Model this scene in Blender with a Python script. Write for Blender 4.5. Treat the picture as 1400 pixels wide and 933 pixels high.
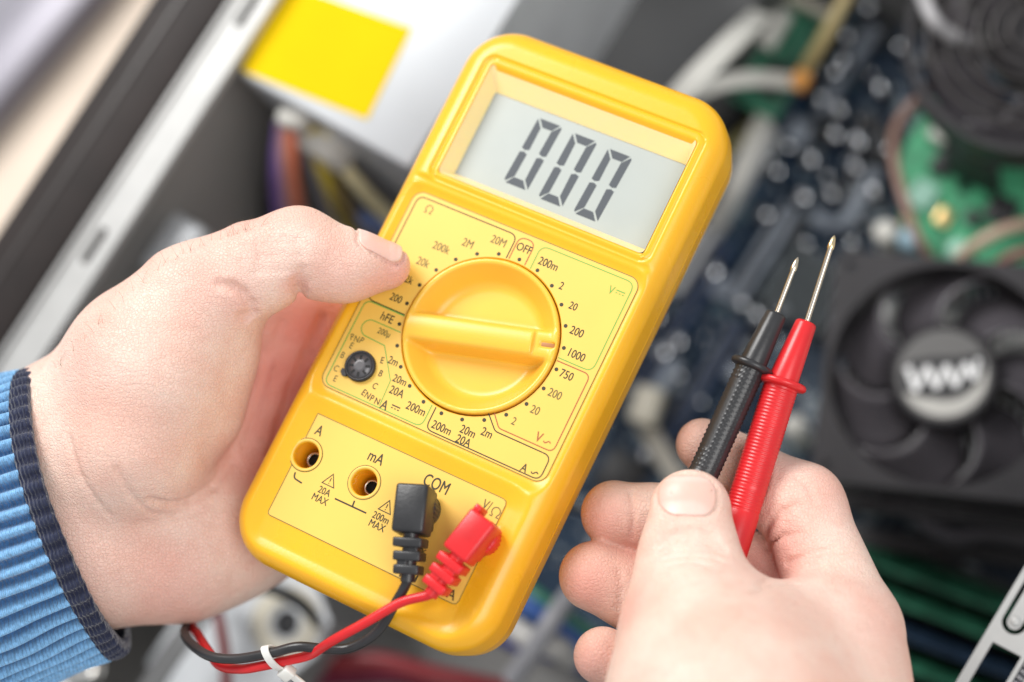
import bpy, bmesh, math, random
import numpy as np
from mathutils import Vector, Matrix

# ---------------------------------------------------------------- camera, world, lamps
for o in list(bpy.data.objects):
    bpy.data.objects.remove(o)
SC = bpy.context.scene
COL = SC.collection
W, HH = 1400.0, 933.0
LENS, D = 70.0, 0.610            # lens in mm, distance of the focus plane in m
F = LENS / 36.0 * W              # focal length in photograph pixels
HM = 0.295                       # height of the focus point over the table
UPc = Vector((-0.25, 0.25, 0.935)).normalized()      # the world's up, in the camera's frame
Yc = Vector((0.53, 0.845, 0.0)); Yc.z = -(Yc.x * UPc.x + Yc.y * UPc.y) / UPc.z; Yc.normalize()
Xc = Yc.cross(UPc)
RC = Matrix((Xc, Yc, UPc))       # camera frame -> world
ORG = Vector((0, 0, HM))
FRAME = Matrix.Translation(ORG) @ RC.to_4x4()         # frame at the focus point, axes as the camera's
CAMPOS = FRAME @ Vector((0, 0, D))

cam = bpy.data.cameras.new('Camera')
cam.lens = LENS; cam.sensor_width = 36.0; cam.clip_start = 0.01; cam.clip_end = 50
cam.dof.use_dof = True; cam.dof.focus_distance = D - 0.004; cam.dof.aperture_fstop = 3.2
cam.dof.aperture_blades = 0
camo = bpy.data.objects.new('Camera', cam); COL.objects.link(camo)
camo.matrix_world = Matrix.Translation(CAMPOS) @ RC.to_4x4()
SC.camera = camo
SC.render.resolution_x = 1024; SC.render.resolution_y = 682

world = bpy.data.worlds.new('World'); SC.world = world; world.use_nodes = True
bg = world.node_tree.nodes['Background']
bg.inputs['Color'].default_value = (0.93, 0.96, 1.0, 1); bg.inputs['Strength'].default_value = 0.53

def area(name, loc, target, size, power, col):
    l = bpy.data.lights.new(name, 'AREA'); l.shape = 'DISK'; l.size = size; l.energy = power; l.color = col
    o = bpy.data.objects.new(name, l); COL.objects.link(o)
    o.location = loc
    o.rotation_euler = (Vector(target) - Vector(loc)).to_track_quat('-Z', 'Y').to_euler()
    return o
def camf(x, y, z): return FRAME @ Vector((x, y, z))
area('window_lamp', camf(-1.05, 1.45, 0.75), ORG, 1.0, 36, (1.0, 0.985, 0.96))
area('fill_lamp', camf(0.55, -0.1, 1.7), ORG, 1.2, 16, (1.0, 0.98, 0.95))  # fill added from the camera side to brighten the hands

SC.view_settings.view_transform = 'Standard'; SC.view_settings.look = 'None'
SC.view_settings.exposure = 0.12; SC.view_settings.gamma = 1.0
SC.view_settings.use_curve_mapping = False
SC.render.engine = 'CYCLES'

# ---------------------------------------------------------------- pixel helpers (a pixel gives a direction only)
def pz(px, py, z):
    """camera-frame point (metres) on the ray of a pixel at height z over the focus plane"""
    d = D - z
    return Vector(((px - W / 2) / F * d, -(py - HH / 2) / F * d, z))
def wz(px, py, z): return FRAME @ pz(px, py, z)
def onz(px, py, zw):
    """world point where the ray of a pixel meets the level zw"""
    d = RC @ Vector(((px - W / 2) / F, -(py - HH / 2) / F, -1.0))
    t = (zw - CAMPOS.z) / d.z
    return CAMPOS + d * t

# ---------------------------------------------------------------- materials
MATS = {}
def mat(name, col, rough=0.5, metal=0.0, var=0.0, vscale=60.0, bump=0.0, bscale=300.0, spec=0.5, coat=0.0,
        sss=0.0, sssr=(1, .35, .2), emis=None, trans=0.0, rvar=0.0, col2=None, sheen=0.0):
    if name in MATS: return MATS[name]
    m = bpy.data.materials.new(name); m.use_nodes = True; MATS[name] = m
    nt = m.node_tree; n = nt.nodes; L = nt.links
    b = n['Principled BSDF']
    b.inputs['Base Color'].default_value = (*col, 1)
    b.inputs['Roughness'].default_value = rough; b.inputs['Metallic'].default_value = metal
    b.inputs['Specular IOR Level'].default_value = spec
    b.inputs['Coat Weight'].default_value = coat; b.inputs['Coat Roughness'].default_value = 0.08
    b.inputs['Transmission Weight'].default_value = trans
    b.inputs['Sheen Weight'].default_value = sheen
    if sss:
        b.inputs['Subsurface Weight'].default_value = sss; b.inputs['Subsurface Radius'].default_value = sssr
        b.inputs['Subsurface Scale'].default_value = 0.003
    tc = n.new('ShaderNodeTexCoord')
    if var or col2 or rvar:
        nz = n.new('ShaderNodeTexNoise'); nz.inputs['Scale'].default_value = vscale; nz.inputs['Detail'].default_value = 6
        L.new(tc.outputs['Object'], nz.inputs['Vector'])
        if var or col2:
            mx = n.new('ShaderNodeMix'); mx.data_type = 'RGBA'
            c2 = col2 if col2 else tuple(c * (1 - var) for c in col)
            c1 = col if col2 else tuple(min(1, c * (1 + var * .6)) for c in col)
            mx.inputs['A'].default_value = (*c1, 1); mx.inputs['B'].default_value = (*c2, 1)
            rp = n.new('ShaderNodeMapRange'); rp.inputs['From Min'].default_value = .35; rp.inputs['From Max'].default_value = .65
            L.new(nz.outputs['Fac'], rp.inputs['Value']); L.new(rp.outputs['Result'], mx.inputs['Factor'])
            L.new(mx.outputs['Result'], b.inputs['Base Color'])
        if rvar:
            r2 = n.new('ShaderNodeMapRange'); r2.inputs['From Min'].default_value = .3; r2.inputs['From Max'].default_value = .7
            r2.inputs['To Min'].default_value = max(.02, rough - rvar); r2.inputs['To Max'].default_value = min(1, rough + rvar)
            L.new(nz.outputs['Fac'], r2.inputs['Value']); L.new(r2.outputs['Result'], b.inputs['Roughness'])
    if bump:
        n2 = n.new('ShaderNodeTexNoise'); n2.inputs['Scale'].default_value = bscale; n2.inputs['Detail'].default_value = 4
        L.new(tc.outputs['Object'], n2.inputs['Vector'])
        bp = n.new('ShaderNodeBump'); bp.inputs['Strength'].default_value = bump; bp.inputs['Distance'].default_value = 0.0004
        L.new(n2.outputs['Fac'], bp.inputs['Height']); L.new(bp.outputs['Normal'], b.inputs['Normal'])
    if emis:
        b.inputs['Emission Color'].default_value = (*emis[0], 1); b.inputs['Emission Strength'].default_value = emis[1]
    return m

# ---------------------------------------------------------------- object helpers
def link(name, me, m=None, parent=None, matrix=None):
    o = bpy.data.objects.new(name, me); COL.objects.link(o)
    if m is not None and me is not None:
        me.materials.clear(); me.materials.append(m)
    if parent is not None: o.parent = parent
    if matrix is not None:
        o.matrix_local = matrix if parent is not None else matrix
        if parent is None: o.matrix_world = matrix
    return o
def empty(name, matrix=None):
    o = bpy.data.objects.new(name, None); COL.objects.link(o); o.empty_display_size = 0.02
    if matrix is not None: o.matrix_world = matrix
    return o
def tag(o, label=None, cat=None, group=None, kind=None):
    if label: o['label'] = label
    if cat: o['category'] = cat
    if group: o['group'] = group
    if kind: o['kind'] = kind
    return o

class MB:
    """collects simple solids in one mesh"""
    def __init__(s): s.v = []; s.f = []; s.sm = []
    def add(s, vs, fs, smooth=False):
        b = len(s.v); s.v += [tuple(v) for v in vs]
        for f in fs: s.f.append(tuple(b + i for i in f)); s.sm.append(smooth)
        return s
    def box(s, c, d, M=None, bev=0.0, seg=2):
        bm = bmesh.new(); bmesh.ops.create_cube(bm, size=1.0)
        for v in bm.verts: v.co = Vector((v.co.x * d[0], v.co.y * d[1], v.co.z * d[2]))
        if bev: bmesh.ops.bevel(bm, geom=bm.edges[:], offset=bev, segments=seg, affect='EDGES', profile=.5)
        bm.verts.index_update()
        T = (M if M is not None else Matrix.Identity(4)) @ Matrix.Translation(Vector(c)) if M is not None else Matrix.Translation(Vector(c))
        vs = [T @ v.co for v in bm.verts]; fs = [[v.index for v in f.verts] for f in bm.faces]; bm.free()
        return s.add(vs, fs, bool(bev))
    def lathe(s, prof, seg=32, M=None, smooth=True, cap0=True, cap1=True):
        """prof: list of (r, z)"""
        vs = []; fs = []; n = len(prof)
        for (r, z) in prof:
            for k in range(seg):
                a = 2 * math.pi * k / seg; p = Vector((r * math.cos(a), r * math.sin(a), z)); vs.append(M @ p if M is not None else p)
        for i in range(n - 1):
            for k in range(seg):
                k2 = (k + 1) % seg
                fs.append((i * seg + k, i * seg + k2, (i + 1) * seg + k2, (i + 1) * seg + k))
        s.add(vs, fs, smooth)
        if cap0: s.add(vs[:seg][::-1], [tuple(range(seg))])
        if cap1: s.add(vs[-seg:], [tuple(range(seg))])
        return s
    def tube(s, pts, r, seg=12, cap=True):
        pts = [Vector(p) for p in pts]; n = len(pts)
        rr = r if isinstance(r, (list, tuple)) else [r] * n
        vs = []; fs = []; t = (pts[1] - pts[0]).normalized()
        nrm = t.orthogonal().normalized()
        for i, p in enumerate(pts):
            t2 = (pts[min(i + 1, n - 1)] - pts[max(i - 1, 0)]).normalized()
            nrm = (nrm - t2 * nrm.dot(t2)).normalized(); bn = t2.cross(nrm)
            for k in range(seg):
                a = 2 * math.pi * k / seg; vs.append(p + (nrm * math.cos(a) + bn * math.sin(a)) * rr[i])
        for i in range(n - 1):
            for k in range(seg):
                k2 = (k + 1) % seg; fs.append((i * seg + k, i * seg + k2, (i + 1) * seg + k2, (i + 1) * seg + k))
        s.add(vs, fs, True)
        if cap: s.add(vs[:seg][::-1], [tuple(range(seg))]); s.add(vs[-seg:], [tuple(range(seg))])
        return s
    def prism(s, poly, z0, z1, M=None, smooth=False):
        n = len(poly); vs = [Vector((x, y, z0)) for x, y in poly] + [Vector((x, y, z1)) for x, y in poly]
        if M is not None: vs = [M @ v for v in vs]
        fs = [tuple(range(n))[::-1], tuple(range(n, 2 * n))] + [(i, (i + 1) % n, n + (i + 1) % n, n + i) for i in range(n)]
        return s.add(vs, fs, smooth)
    def ribbon(s, pts, w, z0, z1, closed=False):
        """flat strip with a little height along a 2-D polyline"""
        P = [Vector((p[0], p[1])) for p in pts]; n = len(P); vs = []
        for i in range(n):
            a = P[i - 1] if (closed or i > 0) else P[i]; b = P[(i + 1) % n] if (closed or i < n - 1) else P[i]
            d1 = (P[i] - a); d2 = (b - P[i])
            if d1.length < 1e-9: d1 = d2
            if d2.length < 1e-9: d2 = d1
            d1 = d1.normalized(); d2 = d2.normalized()
            t = (d1 + d2); t = t.normalized() if t.length > 1e-6 else d1
            nn = Vector((-t.y, t.x)); k = max(.5, nn.dot(Vector((-d1.y, d1.x))))
            o = nn * (w / 2 / k)
            for q, z in ((P[i] + o, z1), (P[i] - o, z1)): vs.append((q.x, q.y, z))
        fs = [(2 * i, 2 * i + 1, 2 * ((i + 1) % n) + 1, 2 * ((i + 1) % n)) for i in range(n if closed else n - 1)]
        return s.add(vs, fs)
    def mesh(s, name='m'):
        me = bpy.data.meshes.new(name); me.from_pydata(s.v, [], s.f)
        me.polygons.foreach_set('use_smooth', s.sm); me.update()
        return me
    def build(s, name, m, parent=None, matrix=None): return link(name, s.mesh(name), m, parent, matrix)

def spline(pts, n=8):
    """Catmull-Rom through points"""
    P = [Vector(p) for p in pts]; P = [P[0] * 2 - P[1]] + P + [P[-1] * 2 - P[-2]]; out = []
    for i in range(1, len(P) - 2):
        for k in range(n):
            t = k / n; a, b, c, d = P[i - 1:i + 3]
            out.append(.5 * ((2 * b) + (c - a) * t + (2 * a - 5 * b + 4 * c - d) * t * t + (3 * b - a - 3 * c + d) * t ** 3))
    out.append(P[-2]); return out
def rrect(x0, y0, x1, y1, r, seg=6, rs=None):
    """rounded rectangle; rs = radii for bl, br, tr, tl"""
    rs = rs or (r, r, r, r); out = []
    for (cx, cy, a0, q) in ((x0 + rs[0], y0 + rs[0], 180, rs[0]), (x1 - rs[1], y0 + rs[1], 270, rs[1]), (x1 - rs[2], y1 - rs[2], 0, rs[2]), (x0 + rs[3], y1 - rs[3], 90, rs[3])):
        for k in range(seg + 1):
            a = math.radians(a0 + 90 * k / seg); out.append((cx + q * math.cos(a), cy + q * math.sin(a)))
    return out
def frot(ax, ang): return Matrix.Rotation(ang, 4, ax)
def basis(origin, x, y, z):
    M = Matrix((x, y, z)).transposed().to_4x4(); M.translation = origin; return M
def axis_frame(origin, zdir, xhint=(1, 0, 0)):
    z = Vector(zdir).normalized(); x = Vector(xhint); x = x - z * x.dot(z)
    if x.length < 1e-5: x = z.orthogonal()
    x.normalize(); return basis(Vector(origin), x, z.cross(x), z)

# ---------------------------------------------------------------- smooth solids: distance fields meshed with surface nets (all in mm)
def smin(a, b, k):
    h = np.maximum(k - np.abs(a - b), 0.0) / k
    return np.minimum(a, b) - h * h * k * 0.25
def smax(a, b, k): return -smin(-a, -b, k)
def rcone(P, a, b, r1, r2, sq=None):
    """round cone from a to b; sq = (axis vector, factor): thickness along axis divided by factor"""
    a = np.asarray(a, np.float32); b = np.asarray(b, np.float32)
    X = P - a; ba = b - a
    if sq is not None:
        ax = np.asarray(sq[0], np.float32); ax = ax / np.linalg.norm(ax); k = np.float32(sq[1] - 1)
        X = X + np.outer(X @ ax, ax) * k; ba = ba + ba.dot(ax) * ax * k
    l2 = float(ba @ ba)
    if l2 < 1e-6: return np.sqrt((X * X).sum(1)) - r1
    t = np.clip((X @ ba) / l2, 0, 1)
    q = X - t[:, None] * ba
    return np.sqrt((q * q).sum(1)) - (r1 + (r2 - r1) * t)
def ellipsoid(P, c, r, M=None):
    X = P - np.asarray(c, np.float32)
    if M is not None: X = X @ np.asarray(M, np.float32)       # columns of M = axes
    r = np.asarray(r, np.float32); k = np.sqrt(((X / r) ** 2).sum(1)); k2 = np.sqrt(((X / (r * r)) ** 2).sum(1)) + 1e-6
    return k * (k - 1) / k2
def surface(fn, lo, hi, h, B=8):
    """mesh of fn = 0: only blocks near the surface are evaluated"""
    lo = np.asarray(lo, np.float32); hi = np.asarray(hi, np.float32)
    nb = np.ceil((hi - lo) / (h * B)).astype(int); N = nb * B + 1
    bc = np.stack(np.meshgrid(*[np.arange(k) for k in nb], indexing='ij'), -1).reshape(-1, 3)
    cen = lo + (bc + .5) * (h * B)
    dc = fn(cen.astype(np.float32))
    near = np.abs(dc) < h * B * 1.35
    Fv = np.empty(N, np.float32)
    sg = np.where(dc < 0, -9.0, 9.0).astype(np.float32).reshape(nb)
    Fv[:-1, :-1, :-1] = np.repeat(np.repeat(np.repeat(sg, B, 0), B, 1), B, 2)
    Fv[-1] = 9; Fv[:, -1] = 9; Fv[:, :, -1] = 9
    loc = np.stack(np.meshgrid(*[np.arange(B + 1)] * 3, indexing='ij'), -1).reshape(-1, 3)
    blocks = bc[near]
    mask = np.zeros(N, bool)
    for s in range(0, len(blocks), 256):
        idx = (blocks[s:s + 256, None, :] * B + loc[None]).reshape(-1, 3)
        mask[idx[:, 0], idx[:, 1], idx[:, 2]] = True
    pts = np.argwhere(mask)
    for s in range(0, len(pts), 400000):
        q = pts[s:s + 400000]
        Fv[q[:, 0], q[:, 1], q[:, 2]] = fn((lo + q * h).astype(np.float32))
    S = Fv < 0
    c8 = [S[i:N[0] - 1 + i, j:N[1] - 1 + j, k:N[2] - 1 + k] for i in (0, 1) for j in (0, 1) for k in (0, 1)]
    cnt = sum(c.astype(np.int8) for c in c8)
    act = np.argwhere((cnt > 0) & (cnt < 8))
    idm = np.full(tuple(N - 1), -1, np.int64); idm[act[:, 0], act[:, 1], act[:, 2]] = np.arange(len(act))
    acc = np.zeros((len(act), 3)); num = np.zeros(len(act))
    cor = [(i, j, k) for i in (0, 1) for j in (0, 1) for k in (0, 1)]
    val = {c: Fv[act[:, 0] + c[0], act[:, 1] + c[1], act[:, 2] + c[2]] for c in cor}
    for a in cor:
        for ax in range(3):
            if a[ax] == 0:
                b = list(a); b[ax] = 1; b = tuple(b)
                va, vb = val[a], val[b]; x = (va < 0) != (vb < 0)
                t = np.where(x, va / np.where(x, va - vb, 1), 0)
                p = np.array(a, float)[None] + t[:, None] * np.eye(3)[ax]
                acc += p * x[:, None]; num += x
    V = lo + (act + acc / num[:, None]) * h
    quads = []
    for ax in range(3):
        sl0 = [slice(None)] * 3; sl1 = [slice(None)] * 3
        sl0[ax] = slice(0, N[ax] - 1); sl1[ax] = slice(1, N[ax])
        A = S[tuple(sl0)]; Bv = S[tuple(sl1)]
        o1, o2 = (ax + 1) % 3, (ax + 2) % 3
        E = np.argwhere(A != Bv)
        ok = (E[:, o1] > 0) & (E[:, o2] > 0) & (E[:, o1] < N[o1] - 1) & (E[:, o2] < N[o2] - 1); E = E[ok]
        ins = A[E[:, 0], E[:, 1], E[:, 2]]
        def cell(d1, d2):
            q = E.copy(); q[:, o1] -= d1; q[:, o2] -= d2; return idm[q[:, 0], q[:, 1], q[:, 2]]
        Q = np.stack([cell(1, 1), cell(0, 1), cell(0, 0), cell(1, 0)], 1)
        Q[~ins] = Q[~ins][:, ::-1]; quads.append(Q)
    Q = np.concatenate(quads); Q = Q[(Q >= 0).all(1)]
    return V, Q
def np_mesh(name, V, Q, attr=None):
    me = bpy.data.meshes.new(name); n = len(V); m = len(Q)
    me.vertices.add(n); me.vertices.foreach_set('co', np.asarray(V, np.float32).ravel())
    me.loops.add(4 * m); me.loops.foreach_set('vertex_index', Q.astype(np.int32).ravel())
    me.polygons.add(m); me.polygons.foreach_set('loop_start', np.arange(0, 4 * m, 4, dtype=np.int32))
    me.polygons.foreach_set('use_smooth', np.ones(m, bool))
    me.update(calc_edges=True); me.validate()
    if attr:
        for k, a in attr.items():
            at = me.attributes.new(k, 'FLOAT', 'POINT'); at.data.foreach_set('value', np.asarray(a, np.float32))
    return me
def rbox2(P2, x0, y0, x1, y1, r):
    """2-D rounded rectangle distance"""
    c = np.array([(x0 + x1) / 2, (y0 + y1) / 2], np.float32); hf = np.array([(x1 - x0) / 2 - r, (y1 - y0) / 2 - r], np.float32)
    q = np.abs(P2 - c) - hf
    return np.sqrt((np.maximum(q, 0) ** 2).sum(1)) + np.minimum(q.max(1), 0) - r

# ================================================================ the multimeter
Nm = Vector((-0.2397, 0.2761, 0.9308)).normalized()
Um = Vector((0.86656, -0.37142, 0.33334)); Um = (Um - Nm * Um.dot(Nm)).normalized(); Vm = Nm.cross(Um)
KS = D / 0.660
C0 = (Um * -10.682 + Vm * -2.612) * KS * 0.001            # dial centre on the label plane, camera frame
METER = FRAME @ basis(C0, Um, Vm, Nm)
METERc = basis(C0, Um, Vm, Nm); METERci = METERc.inverted()
def mp(px, py, h=0.0):
    """pixel -> millimetres in the meter's own frame, on the plane h mm over the label"""
    o = METERci @ Vector((0, 0, D)); d = METERci.to_3x3() @ Vector(((px - W / 2) / F, -(py - HH / 2) / F, -1.0))
    t = (h * .001 - o.z) / d.z; p = (o + d * t) * 1000
    return p.x, p.y
MM = Matrix.Scale(0.001, 4)

YEL = mat('yellow_plastic', (0.90, 0.462, 0.016), .30, var=.05, vscale=25, bump=.05, bscale=900, spec=.5, sss=.12, sssr=(1, .6, .05), rvar=.06)
LAB = mat('label_yellow', (0.87, 0.54, 0.095), .42, var=.03, vscale=40, bump=.03, bscale=1500)
INK = mat('ink_black', (0.035, 0.03, 0.012), .55)
INKG = mat('ink_green', (0.16, 0.42, 0.06), .5)
INKR = mat('ink_brown', (0.40, 0.115, 0.03), .5)
INKL = mat('ink_olive', (0.16, 0.125, 0.03), .5)

meter = tag(empty('multimeter', METER), 'yellow handheld digital multimeter reading 000, gripped by the hand in the blue cuff', 'multimeter')
BX0, BX1, BY0, BY1 = -48.4, 44.2, -91.6, 97.0
JK = [(-34.1, -55.8), (-12.75, -55.9), (8.6, -55.9), (29.9, -55.9)]
LCD = (-37.4, 42.5, 36.0, 82.5)

def body_sdf(P):
    P2 = P[:, :2]; z = P[:, 2]
    taper = np.clip((-z - 14) / 17, 0, 1) * 2.2          # the back is a little narrower
    d2 = rbox2(P2, BX0, BY0, BX1, BY1, 16.5) + taper
    # front edge and back edge rounded
    R = 8.0; qx = d2 + R; qz = z - 1.8 + R
    f = np.sqrt(np.maximum(qx, 0) ** 2 + np.maximum(qz, 0) ** 2) + np.minimum(np.maximum(qx, qz), 0) - R
    Rb = 5.0; qz = -z - 31 + Rb; qx = d2 + Rb
    b = np.sqrt(np.maximum(qx, 0) ** 2 + np.maximum(qz, 0) ** 2) + np.minimum(np.maximum(qx, qz), 0) - Rb
    d = np.maximum(f, b)
    # label bays: shallow trays with sloping sides
    def tray(x0, y0, x1, y1, r, depth, slope, k):
        e = rbox2(P2, x0, y0, x1, y1, r)
        return smax(e - np.clip(z - depth, 0, 9) * slope, depth - z, k)
    d = smax(d, -tray(-42.6, -35.2, 39.9, 36.2, 5, 0.0, 1.6, 1.2), 1.4)
    d = smax(d, -tray(-38.2, -90.0 + 5.0, 32.6, -41.8, 3.2, 0.0, 3.2, 1.2), 1.6)
    # notch under the display housing, continuing over the edges
    notch = np.sqrt((P[:, 1] - 38.9) ** 2 + (z - 2.2 - .0 * P[:, 0]) ** 2) - 1.25
    d = smax(d, -notch, .8)
    # display recess with a groove around it
    e = rbox2(P2, LCD[0], LCD[1], LCD[2], LCD[3], 1.6)
    asl = np.where(P[:, 1] > 62, .0, 0)
    top = np.clip((P[:, 1] - 76) / 6.5, 0, 1.3)
    fl = -5.0
    ex = np.maximum(np.maximum(LCD[0] + .35 * np.clip(1.8 - z, 0, 8) - P[:, 0], P[:, 0] - LCD[2] + .2 * np.clip(1.8 - z, 0, 8)),
                    np.maximum(LCD[1] + .38 * np.clip(1.8 - z, 0, 8) - P[:, 1], P[:, 1] - LCD[3] + 1.0 * np.clip(1.8 - z, 0, 8)))
    rec = smax(np.maximum(e, ex), fl - z, .5)
    d = smax(d, -rec, .5)
    gr = np.abs(rbox2(P2, LCD[0] - 2.3, LCD[1] - 2.0, LCD[2] + 2.3, LCD[3] + 2.3, 3.5)) - .32
    d = smax(d, -np.maximum(gr, 1.15 - z), .4)
    # shallow step outside the groove
    gr2 = np.abs(rbox2(P2, LCD[0] - 1.0, LCD[1] - .9, LCD[2] + 1.0, LCD[3] + 1.0, 2.4)) - .25
    d = smax(d, -np.maximum(gr2, 1.45 - z), .3)
    # jacks
    for (jx, jy) in JK:
        rr = np.sqrt((P[:, 0] - jx) ** 2 + (P[:, 1] - jy) ** 2)
        boss = np.maximum(np.maximum(rr - 5.2, z - .35), -2 - z)
        d = smin(d, boss, .25)
        d = smax(d, -np.maximum(rr - 4.05, -12.5 - z), .5)
    # seat of the dial
    rr = np.sqrt(P[:, 0] ** 2 + P[:, 1] ** 2)
    d = smax(d, -np.maximum(rr - 25.2, -10 - z), .4)
    # parting line round the sides
    d = smax(d, -np.maximum(np.abs(z + 15.5) - .3, -(d2 + .5)), .3)
    # a nick and a scuff at the upper corner
    d = smax(d, -(np.sqrt((P[:, 0] - 41.3) ** 2 + (P[:, 1] - 92.3) ** 2 + (z + 3.0) ** 2) - .75), .5)
    d = smax(d, -rcone(P, (41.3, 92.5, -2.6), (44.8, 85.5, -6.4), .35, .55), .5)
    return d
Vb, Qb = surface(body_sdf, (-52, -95, -34), (48, 101, 5), .55)
body = link('body', np_mesh('body', Vb * .001, Qb), YEL, meter)

def mm_mesh(mb): mb.v = [(x * .001, y * .001, z * .001) for x, y, z in mb.v]; return mb
def mbuild(mb, name, m, parent): return mm_mesh(mb).build(name, m, parent)

# ---- label sheets (holes are left where the dial, the jacks and the socket sit)
ang0 = 89.5
def label_sheet(name, outline, holes, m):
    bm = bmesh.new(); loops = []
    def ring(pts):
        vs = [bm.verts.new((x, y, .16)) for x, y in pts]
        return [bm.edges.new((vs[i], vs[(i + 1) % len(vs)])) for i in range(len(vs))]
    ed = ring(outline)
    for (cx, cy, r) in holes: ed += ring([(cx + r * math.cos(a * math.pi / 32), cy + r * math.sin(a * math.pi / 32)) for a in range(64)])
    bmesh.ops.triangle_fill(bm, use_beauty=True, use_dissolve=False, edges=ed)
    r = bmesh.ops.extrude_face_region(bm, geom=bm.faces[:])
    for v in [g for g in r['geom'] if isinstance(g, bmesh.types.BMVert)]: v.co.z = -.1
    bmesh.ops.recalc_face_normals(bm, faces=bm.faces[:])
    for v in bm.verts: v.co *= .001
    me = bpy.data.meshes.new(name); bm.to_mesh(me); bm.free()
    return link(name, me, m, meter)
PX0, PY0, PX1, PY1 = -41.4, -33.9, 38.9, 35.2
lab1 = label_sheet('dial_label', rrect(PX0, PY0, PX1, PY1, 3.6, 8), [(0, 0, 25.6)], LAB)
# lower label: cut round the outer jacks
jx0, jy0, jx1, jy1 = -36.9, -77.3, 31.2, -42.6
def arc(cx, cy, r, a0, a1, n=20): return [(cx + r * math.cos(math.radians(a0 + (a1 - a0) * k / n)), cy + r * math.sin(math.radians(a0 + (a1 - a0) * k / n))) for k in range(n + 1)]
JR = 5.35
dl = math.degrees(math.acos((jx0 - JK[0][0]) / JR)); dr = math.degrees(math.acos((jx1 - JK[3][0]) / JR))
jout = ([(jx0 + 1, jy0), (jx1 - 1.5, jy0), (jx1 - .4, jy0 + .4), (jx1, jy0 + 1.5)] + arc(*JK[3], JR, -dr, -360 + dr) +
        [(jx1, jy1 - 1.5), (jx1 - .4, jy1 - .4), (jx1 - 1.5, jy1), (jx0, jy1)] + arc(*JK[0], JR, dl, -dl) + [(jx0, jy0 + 1), (jx0 + .3, jy0 + .3)])
lab2 = label_sheet('jack_label', jout, [(*JK[1], JR), (*JK[2], JR)], LAB)

# ---- printed lines
ZP = .20
def pline(pts, m, w=.34, parent=None, closed=False, name='printed_line'):
    return mbuild(MB().ribbon(pts, w, ZP, ZP + .03, closed), name, m, parent or lab1)
def polar(a, r=25.9): return (r * math.cos(math.radians(a)), r * math.sin(math.radians(a)))
def fillet(pts, r, seg=6):
    """open polyline with rounded corners"""
    P = [Vector(p) for p in pts]; out = [P[0]]
    for i in range(1, len(P) - 1):
        a = (P[i - 1] - P[i]).normalized(); b = (P[i + 1] - P[i]).normalized(); ang = a.angle(b)
        q = min(r / math.tan(ang / 2), (P[i - 1] - P[i]).length * .48, (P[i + 1] - P[i]).length * .48)
        s, e = P[i] + a * q, P[i] + b * q
        for k in range(seg + 1):
            t = k / seg; out.append(s * (1 - t) ** 2 + P[i] * 2 * t * (1 - t) + e * t * t)
    out.append(P[-1]); return [(p.x, p.y) for p in out]
pline(rrect(PX0, PY0, PX1, PY1, 3.6, 8), INKL, .22, closed=True)
# ohm zone
x0, x1, y1 = PX0 + 1.6, PX1 - 1.6, PY1 - 1.6
pl = mp(532, 418); pln = mp(524, 412)
yq = 6.0
def circ_y(x, r=25.9): return math.sqrt(max(0, r * r - x * x))
def circ_x(y, r=25.9): return math.sqrt(max(0, r * r - y * y))
pts_o1 = mp(694, 350)      # right end of the ohm outline at the dial
xo = pts_o1[0]
yl = mp(535, 423)[1]       # lower side of the ohm zone
pline(fillet([(-circ_x(yl), yl), (x0, yl), (x0, y1), (xo, y1), (xo, circ_y(xo))], 2.6), INK, .36)
# OFF zone
xa, xb, yt = mp(698, 350)[0], mp(719, 360)[0], mp(712, 324)[1]
pline(fillet([(xa, circ_y(xa)), (xa, yt), (xb, yt), (xb, circ_y(xb))], 2.6), INKR, .36)
# V= zone
xv = mp(726, 366)[0]; yv = mp(758, 487)[1]
pline(fillet([(xv, circ_y(xv)), (xv, y1), (x1, y1), (x1, yv), (circ_x(yv), yv)], 2.8), INKG, .34)
# V~ zone
yw = mp(757, 490)[1] - 0.3; yvb = mp(745, 614)[1]
k0 = mp(676, 565); k1 = mp(683, 584)
pline(fillet([(circ_x(yw), yw), (x1, yw), (x1, yvb), (k1[0], yvb), k0], 2.2), INKR, .36)
# A~ zone
k2 = mp(668, 565); k3 = mp(679, 589); yab = PY0 + .75; xs = mp(598, 554)[0]
pline(fillet([k2, (k3[0] - .3, yvb - 1.3), (x1, yvb - 1.3), (x1, yab), (xs, yab), (xs, -circ_y(xs))], 2.4), INK, .36)
# A= zone with hFE
yh = mp(552, 432)[1]
xg = mp(592, 552)[0]
pline(fillet([(-circ_x(yh), yh), (x0, yh), (x0, yab), (xg, yab), (xg, -circ_y(xg))], 2.6), INKG, .34)
y2a, y2b = mp(548, 455)[1], mp(525, 471)[1]
gx = mp(526, 473)
pline([(-circ_x(y2a), y2a)] + arc(mp(507, 447)[0], (y2a + y2b) / 2, (y2a - y2b) / 2, 90, 270, 12) + [gx, mp(534, 521), mp(519, 555)], INKG, .30)
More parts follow.
